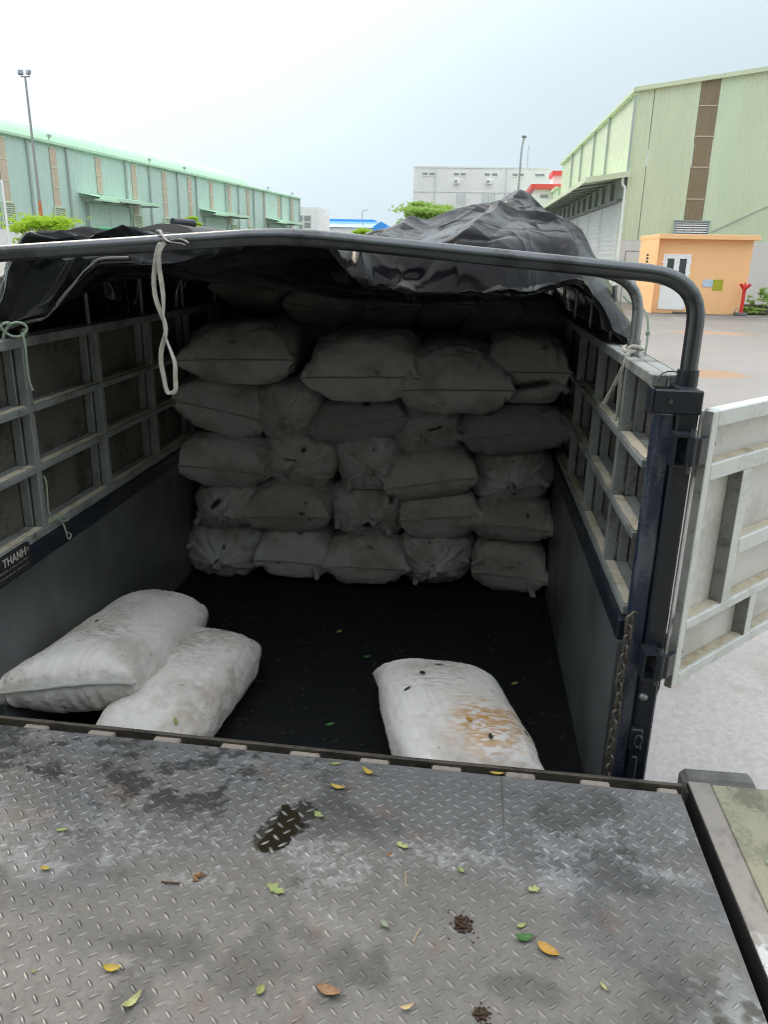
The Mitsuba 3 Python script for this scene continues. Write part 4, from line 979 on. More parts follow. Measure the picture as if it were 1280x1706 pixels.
obj('end_wall', lbox(LM, 57.6, 57.89, -16, -0.01, 0, 9.34), 'm_mint', lw)
for s in [-15.8, -10.4, -5.2, -0.15, 5.12, 10.68, 15.83, 20.98, 25.9, 30.65, 35.15, 40.2, 45.2, 50.1, 55.0]:
    w = 0.37
    lo = 6.62 if any(abs(s - c) < 3.6 for c in (11.6, 31.3, 49.0)) else 5.36
    sk = lw + '__' + 'skylight'
    sk = numbered(sk)
    zs = np.linspace(lo, 9.15, 4 if lo < 6 else 3)
    for z0, z1 in zip(zs[:-1], zs[1:]):
        obj('pane', corrugated(LM, s - w, s + w, z0 + 0.03, z1 - 0.03, 0.15, 0.02, 0.045), 'm_tansky', sk)
    for z in zs:
        obj('crossbar', lbox(LM, s - w - 0.03, s + w + 0.03, 0.03, 0.085, z - 0.03, z + 0.03), 'm_pale', sk)
for i, s in enumerate([-5.2, -0.28, 5.22, 15.85, 21.0, 26.0, 36.0, 41.0]):
    lv = numbered(lw + '__louvre')
    obj('frame', cat(lbox(LM, s - 0.66, s - 0.58, 0.04, 0.16, 4.02, 5.26), lbox(LM, s + 0.58, s + 0.66, 0.04, 0.16, 4.02, 5.26), lbox(LM, s - 0.66, s + 0.66, 0.04, 0.17, 5.262, 5.34), lbox(LM, s - 0.70, s + 0.70, 0.04, 0.22, 3.92, 4.018)), 'm_palecool', lv)
    obj('backing', lbox(LM, s - 0.58, s + 0.58, 0.036, 0.05, 4.02, 5.26), 'm_trim', lv)
    for k in range(9):
        z = 4.06 + k * 0.133
        m = box(s - 0.578, s + 0.578, -0.055, 0.055, -0.008, 0.008)
        Mx = np.eye(4); c_, s_ = math.cos(0.75), math.sin(0.75)
        Mx[1:3, 1:3] = [[c_, s_], [-s_, c_]]; Mx[1, 3], Mx[2, 3] = 0.10, z + 0.03
        obj('slat', moved(m, LM @ Mx), 'm_palecool', lv)
for s0, s1 in ((8.75, 14.5), (28.8, 34.0), (46.4, 51.6)):
    dn = numbered(lw + '__door')
    half = (s0 + s1) / 2
    obj('leaf', corrugated(LM, s0, half - 0.03, 0.05, 5.84, 0.3, 0.03, 0.14), 'm_mint', dn)
    obj('leaf', corrugated(LM, half + 0.03, s1, 0.05, 5.84, 0.3, 0.03, 0.14), 'm_mint', dn)
    obj('jamb', cat(lbox(LM, s0 - 0.30, s0 - 0.02, 0.04, 0.12, 0, 5.9), lbox(LM, s1 + 0.02, s1 + 0.16, 0.04, 0.25, 0, 5.9)), 'm_trim', dn)
    obj('shadow_gap', lbox(LM, s0 - 0.26, s0 - 0.02, 0.12, 0.13, 0, 5.9), 'm_louvre', dn)
    cn = numbered(lw + '__canopy')
    sl = np.array([[[s, 0.05, 6.50], [s, 1.75, 6.18]] for s in (s0 - 1.0, s1 + 2.1)])
    obj('roof', cat(moved(grid(sl), LM), moved(grid(sl - [0, 0, 0.10]), LM)), 'm_mintroof', cn)
    obj('fascia', cat(lbox(LM, s0 - 1.05, s1 + 2.15, 1.74, 1.82, 6.02, 6.26), lbox(LM, s0 - 1.6, s0 + 1.2, 1.70, 2.05, 5.92, 6.03)), 'm_mintroof', cn)
    obj('bracket', cat([lbox(LM, s, s + 0.10, 0.12, 1.74, 5.95, 6.06) for s in np.linspace(s0 - 0.8, s1 + 1.9, 4)]), 'm_soffit', cn)
for s in (4.6, 18.2, 24.6, 46.0, 54.5):
    fl = numbered(lw + '__eave_lamp')
    obj('stem', lbox(LM, s - 0.03, s + 0.03, 0.2, 0.26, 9.56, 9.74), 'm_trim', fl)
    obj('lamp', lbox(LM, s - 0.17, s + 0.17, 0.16, 0.34, 9.74, 9.92, bev=0.02), 'm_trim', fl)
obj('low_louvre', lbox(LM, 0.3, 2.0, 0.051, 0.11, 0.35, 1.9), 'm_palecool', lw)
obj('kerb', lbox(LM, -9, -0.6, 0.5, 1.1, 0, 0.42, bev=0.03), 'm_yellowpaint', lw, label='yellow painted kerb along the foot of the mint warehouse')

# ---------------------------------------------------------------- tall pale green warehouse at the right
rw = thing('warehouse', 'tall pale green warehouse with a brown skylight strip in its gable at the right', 'warehouse')
RM = frame([9.26, 53], [-0.007, 1.0], [-1.0, -0.007])
GM = frame([9.26, 53], [1.0, 0.0], [0.0, -1.0])
zt = lambda s: 12.20 + 0.145 * min(s, 44 - s)
for a, b, m in ((0.02, 0.95, 'm_pale'), (0.99, 3.60, 'm_pale'), (4.71, 6.1, 'm_palecool'), (6.102, 9.4, 'm_pale'), (9.402, 14.0, 'm_palecool'), (14.002, 22.0, 'm_pale'), (22.002, 44, 'm_pale')):
    obj('gable_sheet', corrugated(GM, a, b, 3.80, zt, 0.235, 0.018), m, rw)
skn = rw + '__skylight'
zs = [5.02, 6.25, 8.05, 9.75, 11.4]
for i in range(5):
    z1 = zs[i + 1] - 0.05 if i < 4 else (lambda s: zt(s) - 0.03)
    obj('pane', corrugated(GM, 3.62, 4.69, zs[i], z1, 0.15, 0.03, 0.02), 'm_brownsky', skn)
for z in zs[1:]:
    obj('crossbar', lbox(GM, 3.60, 4.71, 0.02, 0.065, z - 0.045, z + 0.005), 'm_tansky', skn)
lv = rw + '__louvre'
obj('frame', cat(lbox(GM, 3.04, 3.12, 0.035, 0.17, 4.24, 4.93), lbox(GM, 5.06, 5.14, 0.035, 0.17, 4.24, 4.93), lbox(GM, 3.0, 5.18, 0.035, 0.19, 4.932, 5.01), lbox(GM, 3.04, 5.14, 0.035, 0.17, 4.16, 4.238)), 'm_louvre', lv)
obj('backing', lbox(GM, 3.12, 5.06, 0.034, 0.045, 4.24, 4.93), 'm_soffit', lv)
for k in range(5):
    Mx = np.eye(4); c_, s_ = math.cos(0.6), math.sin(0.6)
    Mx[1:3, 1:3] = [[c_, s_], [-s_, c_]]; Mx[1, 3], Mx[2, 3] = 0.10, 4.32 + k * 0.135
    obj('slat', moved(box(3.122, 5.058, -0.05, 0.05, -0.011, 0.011), GM @ Mx), 'm_white', lv)
obj('base_wall', cat(lbox(GM, -0.05, 44, -0.25, 0.04, 0, 3.79), lbox(RM, 0.2, 60, -0.25, 0.02, 0, 1.0)), 'm_render', rw, label='grey rendered base wall under the green sheeting')
obj('base_recess', cat(lbox(GM, 0.28, 1.9, 0.041, 0.06, 3.12, 3.16), lbox(GM, 0.28, 0.33, 0.041, 0.06, 0, 3.12)), 'm_conc', rw)
def bar2(M, s0, z0, s1, z1, t0, t1, w):
    P = np.array([[[s0, t0, z0], [s0, t1, z0], [s0, t1, z0 + w], [s0, t0, z0 + w], [s0, t0, z0]], [[s1, t0, z1], [s1, t1, z1], [s1, t1, z1 + w], [s1, t0, z1 + w], [s1, t0, z1]]])
    return moved(grid(P), M)
obj('verge_trim', cat(bar2(GM, -0.22, 12.10, 22, 12.20 + 0.145 * 22 - 0.07, -0.1, 0.28, 0.24), bar2(GM, 22, 15.32, 44.2, 12.1, -0.1, 0.28, 0.24)), 'm_pale', rw)
obj('corner_trim', cat(lbox(GM, -0.06, 0.015, -0.06, 0.06, 3.8, 12.1)), 'm_palecool', rw)
obj('downpipe', cat(tube([[9.13, 52.93, 11.9], [9.13, 52.93, 7.75]], 0.075, 10)), 'm_trim', rw)
obj('downpipe', tube([[8.86, 52.72, 7.40], [8.86, 52.72, 7.10], [8.90, 52.74, 6.98], [9.03, 52.78, 6.85], [9.07, 52.78, 6.72], [9.07, 52.78, 4], [9.07, 52.78, 0.2]], 0.075, 10), 'm_white', rw)
obj('cable', tube([[14.6, 52.93, 4.35], [17.0, 52.93, 5.55], [22, 52.93, 7.9]], 0.035, 6), 'm_trim', rw)
seams = [0.05, 9.0, 15.6, 22.9, 29.3, 38.4]
for a, b in zip(seams[:-1], seams[1:]):
    obj('wall_sheet', corrugated(RM, a, b - 0.004, 7.72, 12.05, 0.5, 0.015), 'm_pale', rw)
    if b < 38:
        obj('downpipe', lbox(RM, b - 0.08, b + 0.08, 0.045, 0.19, 7.7, 12.05), 'm_trim', rw)
obj('eave_gutter', lbox(RM, -0.2, 38.5, -0.1, 0.30, 12.06, 12.34, bev=0.04), 'm_pale', rw)
obj('roof', grid(np.array([[[9.1, y, 12.32], [31.26, y, 15.5], [53.3, y, 12.3]] for y in (52.8, 91.4)])), 'm_mintroof', rw)
obj('far_wall', lbox(RM, 38.41, 38.6, -22, 0.0, 0, 12.05), 'm_pale', rw)
cn = rw + '__canopy'
sl = np.array([[[s, 0.04, 7.70], [s, 2.55, 7.30]] for s in (-0.55, 66)])
obj('roof', cat(moved(grid(sl), RM), moved(grid(sl - [0, 0, 0.06]), RM)), 'm_palecool', cn)
obj('fascia', cat(lbox(RM, -0.6, 66, 2.54, 2.66, 7.08, 7.36), moved(grid(np.array([[[-0.6, 0.04, 7.42], [-0.6, 2.6, 7.04]], [[-0.6, 0.04, 7.74], [-0.6, 2.6, 7.36]]])), RM)), 'm_pale', cn)
for s in (0.3, 4.9, 8.5, 11.6, 14.9, 18.2, 21.5, 25.0, 28.6, 32, 36, 41, 46):
    obj('bracket', cat(moved(grid(np.array([[[s - 0.05, t, z - 0.19], [s + 0.05, t, z - 0.19], [s + 0.05, t, z - 0.07], [s - 0.05, t, z - 0.07], [s - 0.05, t, z - 0.19]] for t, z in ((0.05, 7.70), (2.5, 7.31))])), RM), lbox(RM, s - 0.09, s + 0.09, 0.036, 0.22, 6.35, 7.42)), 'm_soffit', cn)
obj('upper_band', corrugated(RM, 0.06, 60, 6.24, 7.6, 0.5, 0.02), 'm_trim', rw)
for s0, s1 in ((1.55, 8.15), (8.85, 14.6), (15.3, 21.3), (22.1, 28.2), (29.2, 35.4), (36.4, 42.4), (43.4, 49.4)):
    m = np.array([[[s, 0.07 + 0.014 * (k % 2), 0.05 + 6.12 * k / 40] for k in range(41)] for s in (s0, s1)])
    sh = numbered(rw + '__roller_shutter')
    obj('curtain', moved(grid(m), RM), 'm_shutter', sh)
    obj('hood', lbox(RM, s0 - 0.1, s1 + 0.1, 0.05, 0.34, 6.12, 6.30, bev=0.03), 'm_soffit', sh)
    obj('guide', lbox(RM, s0 - 0.10, s0, 0.04, 0.13, 0, 6.118), 'm_white', sh)
    obj('guide', lbox(RM, s1, s1 + 0.1, 0.04, 0.13, 0, 6.118), 'm_white', sh)
obj('column_sheet', lbox(RM, 0.05, 60, -0.1, 0.035, 0, 6.235), 'm_palecool', rw)
obj('side_annexe', lbox(RM, 38.62, 72, -14, 0.32, 7.75, 9.9, bev=0.02), 'm_palecool', rw)
for s in np.arange(40.5, 71, 2.6):
    obj('annexe_rib', lbox(RM, s - 0.06, s + 0.06, 0.322, 0.38, 7.8, 9.75), 'm_trim', rw)
obj('annexe_gutter', lbox(RM, 38.3, 72.2, 0.30, 0.52, 9.76, 9.98), 'm_pale', rw)

# ---------------------------------------------------------------- orange pump house
ph = thing('pump_house', 'small orange rendered pump house with white double doors', 'pump house')
obj('wall', box(9.37, 14.10, 43.30, 47.5, 0, 3.66, 0.01), 'm_orange', ph)
obj('roof', box(9.352, 14.26, 42.86, 47.7, 3.663, 3.90, 0.015), 'm_orange', ph)
obj('side_fin', box(9.355, 9.369, 42.90, 47.5, 0, 3.662), 'm_orange', ph)
dn = ph + '__door'
obj('frame', cat(box(9.76, 9.83, 43.245, 43.31, 0.20, 2.94), box(11.06, 11.13, 43.245, 43.31, 0.20, 2.94), box(9.83, 11.06, 43.245, 43.31, 2.86, 2.94), box(9.83, 11.06, 43.245, 43.31, 0.19, 0.235)), 'm_pvc', dn)
for x0, x1 in ((9.832, 10.443), (10.447, 11.058)):
    obj('leaf', cat(box(x0, x0 + 0.13, 43.25, 43.30, 0.24, 2.855), box(x1 - 0.13, x1, 43.25, 43.30, 0.24, 2.855), box(x0 + 0.13, x1 - 0.13, 43.25, 43.30, 2.72, 2.855), box(x0 + 0.13, x1 - 0.13, 43.25, 43.30, 1.33, 1.46), box(x0 + 0.13, x1 - 0.13, 43.25, 43.30, 0.24, 0.42), box(x0 + 0.13, x1 - 0.13, 43.27, 43.29, 0.42, 1.33)), 'm_pvc', dn)
    obj('pane', box(x0 + 0.13, x1 - 0.13, 43.268, 43.276, 1.46, 2.72), 'm_glass', dn)
for x in (9.75, 11.14):
    for z in (0.5, 2.0, 2.55):
        obj('hinge', box(x - 0.04, x + 0.04, 43.22, 43.245, z - 0.05, z + 0.05), 'm_pvc', dn)
obj('handle', box(10.40, 10.425, 43.20, 43.25, 1.25, 1.42), 'm_pole', dn)
obj('step', box(10.55, 11.25, 42.95, 43.298, 0, 0.10, 0.01), 'm_brick', ph)
vg = ph + '__vent'
for k in range(4):
    obj('slot', box(9.345, 9.354, 45.0, 45.5, 2.32 + k * 0.17, 2.43 + k * 0.17), 'm_black', vg)
s1 = thing('sign', 'small blue grey notice on the orange wall right of the doors', 'sign')
obj('board', box(11.88, 12.385, 43.275, 43.298, 1.36, 1.73, 0.004), 'm_signblue', s1)
obj('print', cat([box(11.93, 12.33 - 0.12 * (k % 3), 43.2725, 43.2745, 1.66 - k * 0.06, 1.675 - k * 0.06) for k in range(5)]), 'm_grey', s1)
s2 = thing('sign', 'small olive yellow board on the orange wall beside the blue grey notice', 'sign')
obj('board', box(12.40, 12.89, 43.27, 43.298, 1.20, 1.74, 0.004), 'm_signolive', s2)
hy = thing('fire_hydrant', 'red standpipe fire hydrant with two outlets beside the orange pump house', 'hydrant')
hc = np.array([13.86, 42.85, 0])
obj('pipe', moved(lathe([(0.10, 0.12), (0.10, 0.18), (0.085, 0.20), (0.085, 1.25), (0.12, 1.27), (0.12, 1.33), (0.09, 1.35)], 20), frame(hc[:2], [1, 0], [0, 1])), 'm_red', hy)
obj('head', moved(lathe([(0.09, 1.35), (0.12, 1.38), (0.12, 1.48), (0.07, 1.56), (0.03, 1.58), (0.03, 1.64), (0.0, 1.64)], 20), frame(hc[:2], [1, 0], [0, 1])), 'm_red', hy)
for s in (-1, 1):
    obj('outlet', tube([[hc[0], hc[1], 1.33], [hc[0] + s * 0.13, hc[1] - 0.02, 1.40], [hc[0] + s * 0.20, hc[1] - 0.03, 1.50]], [0.06, 0.065, 0.07], 14), 'm_red', hy)
    obj('cap', tube([[hc[0] + s * 0.20, hc[1] - 0.03, 1.50], [hc[0] + s * 0.235, hc[1] - 0.035, 1.56]], [0.085, 0.085], 12), 'm_red', hy)
obj('base', box(13.55, 14.12, 42.6, 43.1, 0, 0.15, 0.02), 'm_bumper', hy)
th = np.linspace(0, 2 * np.pi, 24, endpoint=False)
obj('valve_wheel', tube(np.stack([13.62 + 0.10 * np.cos(th), 42.75 + 0 * th, 0.26 + 0.10 * np.sin(th)], 1), 0.02, 8, True), 'm_pole', hy)
kb = thing('kerb', 'low dark brick kerb with weeds right of the red hydrant', 'kerb')
rr = np.random.default_rng(31)
for j in range(3):
    for i in range(14):
        x = 14.25 + i * 0.33 + (0.16 if j % 2 else 0)
        obj('brick', box(x, x + 0.315, 44.15 + rr.uniform(-0.02, 0.02), 44.6, j * 0.17, j * 0.17 + 0.155, 0.012), 'm_brick', kb)

# ---------------------------------------------------------------- plants


def leaves(n, centre, radii, size, seed, clumps=14, flat=0.4, spread=0.34, droop=0.2):
    """Leaf-sized pieces in clumps through the volume of a crown."""
    r = np.random.default_rng(seed)
    cs = r.normal(size=(clumps, 3)); cs /= np.linalg.norm(cs, axis=1, keepdims=True)
    cs *= r.uniform(0.25, 0.95, (clumps, 1)) ** 0.6
    w = r.integers(0, clumps, n)
    d = r.normal(size=(n, 3)) * np.array([1, 1, flat]) * spread * r.uniform(0.5, 1.15, (clumps, 1))[w]
    c = (cs[w] + d) * np.asarray(radii) + np.asarray(centre)
    a = r.uniform(0, 2 * np.pi, n)
    e1 = np.stack([np.cos(a), np.sin(a), r.normal(-droop, 0.3, n)], 1); e1 /= np.linalg.norm(e1, axis=1, keepdims=True)
    e2 = np.cross(e1, r.normal(size=(n, 3)) * [0.4, 0.4, 1] + [0, 0, 0.3]); e2 /= np.linalg.norm(e2, axis=1, keepdims=True)
    s = size * r.uniform(0.6, 1.3, (n, 1))
    v = np.stack([c - e1 * s, c + e2 * s * 0.34, c + e1 * s, c - e2 * s * 0.34], 1).reshape(-1, 3)
    k = np.arange(n) * 4
    f = np.vstack([np.stack([k, k + 1, k + 2], 1), np.stack([k, k + 2, k + 3], 1)])
    return trimesh.Trimesh(v, f, process=False), cs * np.asarray(radii) + np.asarray(centre)


def tree(name, label, base, centre, radii, n, size, seed, fol, clumps=14, **kw):
    k = thing(name, label, 'tree')
    m, cs = leaves(n, centre, radii, size, seed, clumps, **kw)
    obj('crown', m, fol, k)
    b, c = np.array(base, float), np.array(centre, float)
    top = c - [0, 0, radii[2] * 0.5]
    parts = [tube(smoothpath([b, (b + top) / 2 + [0.08, 0.05, 0], top], 16), np.linspace(0.11, 0.06, 16) * max(1, radii[0] / 1.6), 8)]
    for q in cs[:9]:
        parts.append(tube(smoothpath([top - [0, 0, 0.1], (top + q) / 2 + [0, 0, 0.1], q], 10), np.linspace(0.04, 0.012, 10), 5))
    obj('trunk', cat(parts), 'm_trunk', k)
    return k


tree('tree', 'bright yellow green young tree beside the tall floodlight pole', (-18.6, 34, 0), (-18.6, 34, 3.25), (1.15, 0.9, 0.80), 2600, 0.15, 61, 'm_fol_a', 16)
tree('tree', 'tiny yellow green treetop in front of the middle of the mint warehouse', (-17.6, 50, 0), (-17.6, 50, 3.95), (0.7, 0.7, 0.62), 900, 0.16, 62, 'm_fol_a', 9)
tree('tree', 'feathery green tree spreading in front of the grey building', (-2.2, 45, 0), (-2.05, 45, 4.20), (2.65, 2.0, 1.25), 7000, 0.16, 63, 'm_fol_b', 40, flat=0.35, spread=0.19, droop=0.5)
tree('tree', 'small green treetop in front of the blue roofed shed', (-12.65, 90, 0), (-12.65, 90, 4.6), (1.1, 1.1, 0.95), 1200, 0.25, 64, 'm_fol_a', 9)
wd = thing('shrub', 'leafy weeds growing over the brick kerb by the hydrant', 'plant')
m1, _ = leaves(500, (14.75, 43.75, 0.22), (0.55, 0.35, 0.22), 0.10, 71, 8)
m2, _ = leaves(380, (15.35, 44.1, 0.95), (0.36, 0.3, 0.55), 0.10, 72, 8)
m3, _ = leaves(160, (14.75, 44.2, 0.75), (0.2, 0.2, 0.3), 0.09, 73, 5)
obj('foliage', cat(m1, m2, m3), 'm_fol_b', wd)
obj('stem', cat([tube(smoothpath([[x, 44.0, 0], [x + 0.05, 44.05, h_ / 2], [x + dx, 44.1, h_]], 8), np.linspace(0.015, 0.006, 8), 5) for x, h_, dx in ((15.2, 1.3, 0.2), (15.3, 1.1, 0.05), (14.7, 0.9, 0.1), (14.6, 0.3, 0.0))]), 'm_trunk', wd)

# ---------------------------------------------------------------- buildings far behind
gb = thing('building', 'plain grey three storey building with paired small windows', 'building')
obj('wall', box(-9.05, 10.2, 120, 140, 0, 14.5), 'm_grey', gb)
obj('parapet', box(-9.12, 10.27, 119.9, 140.1, 14.503, 14.68), 'm_grey', gb)
for x0, x1 in ((-7.78, -7.04), (-6.82, -6.08), (-3.36, -2.62), (-2.40, -1.66), (0.98, 1.74), (2.02, 2.80), (4.92, 5.64), (5.86, 6.50), (8.05, 9.38)):
    wn = numbered(gb + '__window')
    obj('frame', cat(box(x0 - 0.10, x1 + 0.10, 119.93, 119.998, 13.86, 13.97), box(x0 - 0.10, x1 + 0.10, 119.90, 119.998, 13.40, 13.50), box(x0 - 0.10, x0, 119.93, 119.998, 13.5, 13.86), box(x1, x1 + 0.1, 119.93, 119.998, 13.5, 13.86)), 'm_white', wn)
    obj('pane', box(x0, x1, 119.96, 119.99, 13.5, 13.86), 'm_window', wn)
for x0, x1 in ((-2.9, -1.5), (0.75, 2.75), (4.7, 6.7)):
    wn = numbered(gb + '__grille_window')
    obj('pane', box(x0, x1, 119.96, 119.99, 9.7, 11.2), 'm_shutter', wn)
    for k in range(6):
        x = x0 + (x1 - x0) * k / 5
        obj('bar', box(x - 0.05, x + 0.05, 119.88, 119.958, 9.65, 11.25), 'm_white', wn)
for x in (-2.9, 1.65):
    ac = numbered(gb + '__air_conditioner')
    obj('case', box(x - 0.42, x + 0.42, 119.5, 119.99, 12.42, 13.02, 0.03), 'm_white', ac)
    M = np.array([[1, 0, 0, x - 0.1], [0, 0, 1, 119.48], [0, 1, 0, 12.72], [0, 0, 0, 1.0]])
    obj('fan_grille', moved(lathe([(0, 0.0), (0.20, 0.0), (0.22, 0.02)], 16), M), 'm_pole', ac)
for x in (-6.0, 4.05):
    obj('drainpipe', tube([[x, 119.9, 0], [x, 119.9, 14.4]], 0.05, 8), 'm_shutter', gb)
obj('ledge', box(-9.05, 10.2, 119.93, 119.997, 11.28, 11.36), 'm_shutter', gb)
rb = thing('building', 'small white building with a red edged flat roof beside the tall warehouse', 'building')
obj('wall', box(6.66, 9.6, 98, 106, 0, 10.14), 'm_white', rb)
obj('roof', box(6.18, 10.0, 97.4, 106.5, 10.143, 10.68, 0.03), 'm_redroof', rb)
obj('window', box(7.34, 8.25, 97.95, 97.997, 9.22, 9.60), 'm_window', rb)
obj('stair_head', box(9.05, 10.2, 102, 106, 10.683, 12.0), 'm_white', rb)
obj('stair_roof', box(8.85, 10.4, 101.6, 106.4, 12.003, 12.5), 'm_redroof', rb)
an = thing('antenna', 'thin mast standing on the roof beside the red edged building', 'antenna')
obj('mast', tube([[6.95, 121, 14.6], [6.95, 121, 17.6]], 0.045, 6), 'm_pole', an)
wb = thing('building', 'white building with brown windows just past the end of the mint warehouse', 'building')
obj('wall', box(-26.5, -22.0, 115, 124, 0, 8.75), 'm_white', wb)
for x0, x1, z0, z1 in ((-24.75, -24.25, 6.9, 7.65), (-24.05, -23.1, 6.9, 7.65), (-24.75, -24.25, 5.9, 6.75), (-24.05, -23.1, 6.0, 6.75)):
    obj('window', box(x0, x1, 114.96, 114.997, z0, z1), 'm_window', wb)
bs = thing('shed', 'distant long shed with a bright blue roof', 'shed')
obj('wall', box(-40, -20.9, 170, 195, 0, 7.95), 'm_white', bs)
obj('roof', grid(np.array([[[x, 169.5, 7.93], [x, 175, 8.75], [x, 175.01, 9.2]] for x in (-40, -20.7)])), 'm_bluepale', bs)
obj('ridge_band', box(-40, -21.5, 175.02, 181, 8.75, 9.72, 0.05), 'm_blueroof', bs)
obj('porch', moved(prism([[-20.85, 5.0], [-18.05, 5.0], [-18.05, 8.45], [-19.25, 9.12], [-20.85, 8.15]], -176, -169), np.array([[1, 0, 0, 0], [0, 0, -1, 0], [0, 1, 0, 0], [0, 0, 0, 1.0]])), 'm_blueroof', bs)
obj('porch_wall', box(-20.6, -18.2, 169.5, 175, 0, 4.99), 'm_white', bs)

# ---------------------------------------------------------------- poles
fp = thing('floodlight_pole', 'tall thin pole with two floodlights, rusty orange lower down, at the left', 'pole')
obj('shaft', tube([[-19.78, 36, 4.6], [-19.80, 36, 9.62]], [0.065, 0.045], 12), 'm_pole', fp)
obj('rusty_shaft', tube([[-19.76, 36, 0], [-19.78, 36, 4.598]], [0.10, 0.075], 12), 'm_rust', fp, label='rusty orange lower length of the pole')
obj('crossbar', box(-20.0, -19.58, 35.97, 36.03, 9.62, 9.67), 'm_pole', fp)
for x, a in ((-19.96, 0.25), (-19.60, -0.5)):
    lm = numbered(fp + '__floodlight')
    M = rotm(math.degrees(a), -20, 8 if a < 0 else 0, (x, 35.95, 9.80))
    obj('housing', moved(box(-0.11, 0.11, -0.06, 0.07, -0.10, 0.10, 0.02), M), 'm_pole', lm)
    obj('lens', moved(box(-0.095, 0.095, -0.066, -0.061, -0.085, 0.085), M), 'm_lampglass', lm)
lp = thing('street_lamp', 'tall grey street lamp in front of the grey building', 'street lamp')
obj('shaft', tube(smoothpath([[3.60, 75, 0], [3.64, 75, 7.4], [3.70, 75, 10.5], [3.80, 75, 12.2], [3.88, 75, 12.52]], 30), np.linspace(0.11, 0.065, 30), 12), 'm_pole', lp)
obj('lamp_head', trimesh.creation.icosphere(2, 0.22).apply_transform(trimesh.transformations.scale_and_translate([1, 1.3, 0.55], [3.86, 74.9, 12.58])), 'm_soffit', lp, smooth=True)
wp = thing('fence_post', 'thin white post at the left edge in front of the mint warehouse', 'post')
obj('shaft', tube([[-17.9, 30, 0], [-17.9, 30, 5.0]], 0.045, 10), 'm_white', wp)
fl = thing('street_lamp', 'tiny distant street lamp above the blue roofed shed', 'street lamp')
obj('shaft', tube(smoothpath([[-16.5, 120, 0], [-16.5, 120, 8.3], [-16.3, 120, 8.7], [-15.9, 120, 8.75]], 20), 0.05, 6), 'm_pole', fl)
obj('lamp_head', box(-15.95, -15.6, 119.9, 120.1, 8.70, 8.80, 0.02), 'm_pole', fl)

# ---------------------------------------------------------------- another lorry under a dark cover, parked further left
pt = thing('parked_truck', 'parked lorry under a dark cover seen just over the hoop at the left', 'truck')
xs = np.linspace(-6.75, -4.0, 56)
ys = np.linspace(11.6, 16.5, 40)
XX, YY = np.meshgrid(xs, ys, indexing='ij')
edge = np.clip(np.minimum((XX + 6.75) / 0.25, (-4.0 - XX) / 0.2), 0, 1)
prof = np.interp(XX, [-6.75, -6.5, -5.7, -5.3, -4.9, -4.6, -4.3, -4.0], [2.70, 2.84, 2.86, 2.83, 2.92, 2.985, 2.955, 2.90])
ZZ = prof - 0.5 * (1 - edge ** 0.5) * 0.5 + 0.05 * (meshkit.fbm(np.stack([XX * 2.5, YY * 2, XX * 0], -1), 3, 51) - 0.5)
ZZ[:, 0] -= 0.5
obj('cover', grid(np.stack([XX, YY, ZZ], -1)), 'm_canvas', pt, smooth=True)
obj('load_bed', box(-6.7, -4.05, 11.7, 16.4, 0.9, 2.45, 0.02), 'm_navy', pt)
obj('green_board', box(-5.62, -4.95, 11.62, 11.72, 2.3, 2.905, 0.02), 'm_greenpaint', pt, label='strip of bright green at the top of the parked lorry')
obj('roll', tube([[-4.48, 11.9, 3.0], [-4.30, 12.3, 3.0]], 0.06, 12), 'm_navy', pt)
obj('cab', box(-6.4, -4.35, 16.6, 18.2, 0.7, 2.5, 0.1), 'm_greenpaint', pt)
for i, (x, y) in enumerate(((-6.5, 12.8), (-4.25, 12.8), (-6.5, 17.4), (-4.25, 17.4))):
    M = np.array([[0, 0, 1, x - 0.12], [1, 0, 0, y], [0, 1, 0, 0.46], [0, 0, 0, 1.0]])
    obj('wheel', moved(lathe([(0.0, 0.05), (0.26, 0.05), (0.28, 0), (0.44, 0), (0.46, 0.03), (0.46, 0.2), (0.44, 0.24), (0.28, 0.24), (0.26, 0.19), (0, 0.19)], 24), M), 'm_tyre', pt)

# ---------------------------------------------------------------- unseen dock building, added behind the viewer to block rear light
hb = thing('warehouse', 'grey warehouse wall with an open dark doorway behind the loading dock', 'warehouse')
BM = frame([0, -3.4], [-1.0, 0.0], [0.0, 1.0])
for a, b, z0 in ((-26, -2.3, 1.6), (-2.3, 3.6, 4.6), (3.6, 26, 1.6)):
    obj('wall_sheet', corrugated(BM, a, b - 0.01, z0, 8.2, 0.34, 0.035), 'm_trim', hb)
obj('base_wall', cat(lbox(BM, -26, 26, -0.3, -0.01, 0, 1.6)), 'm_conc', hb)
obj('doorway', cat(lbox(BM, -2.4, 3.7, -6.0, -5.9, 0.9, 4.7), lbox(BM, -2.4, -2.3, -5.9, -0.02, 0.9, 4.7), lbox(BM, 3.6, 3.7, -5.9, -0.02, 0.9, 4.7), lbox(BM, -2.4, 3.7, -5.9, -0.02, 4.61, 4.7)), 'm_black', hb)  # added black recess that cuts the light on the sack stack
obj('eave_gutter', lbox(BM, -26, 26, -0.1, 0.3, 8.2, 8.45, bev=0.03), 'm_mintroof', hb)
obj('roof', grid(np.array([[[x, -3.2, 8.45], [x, -23, 10.3]] for x in (-26, 26)])), 'm_mintroof', hb)
# ---------------------------------------------------------------- fallen leaves and dirt


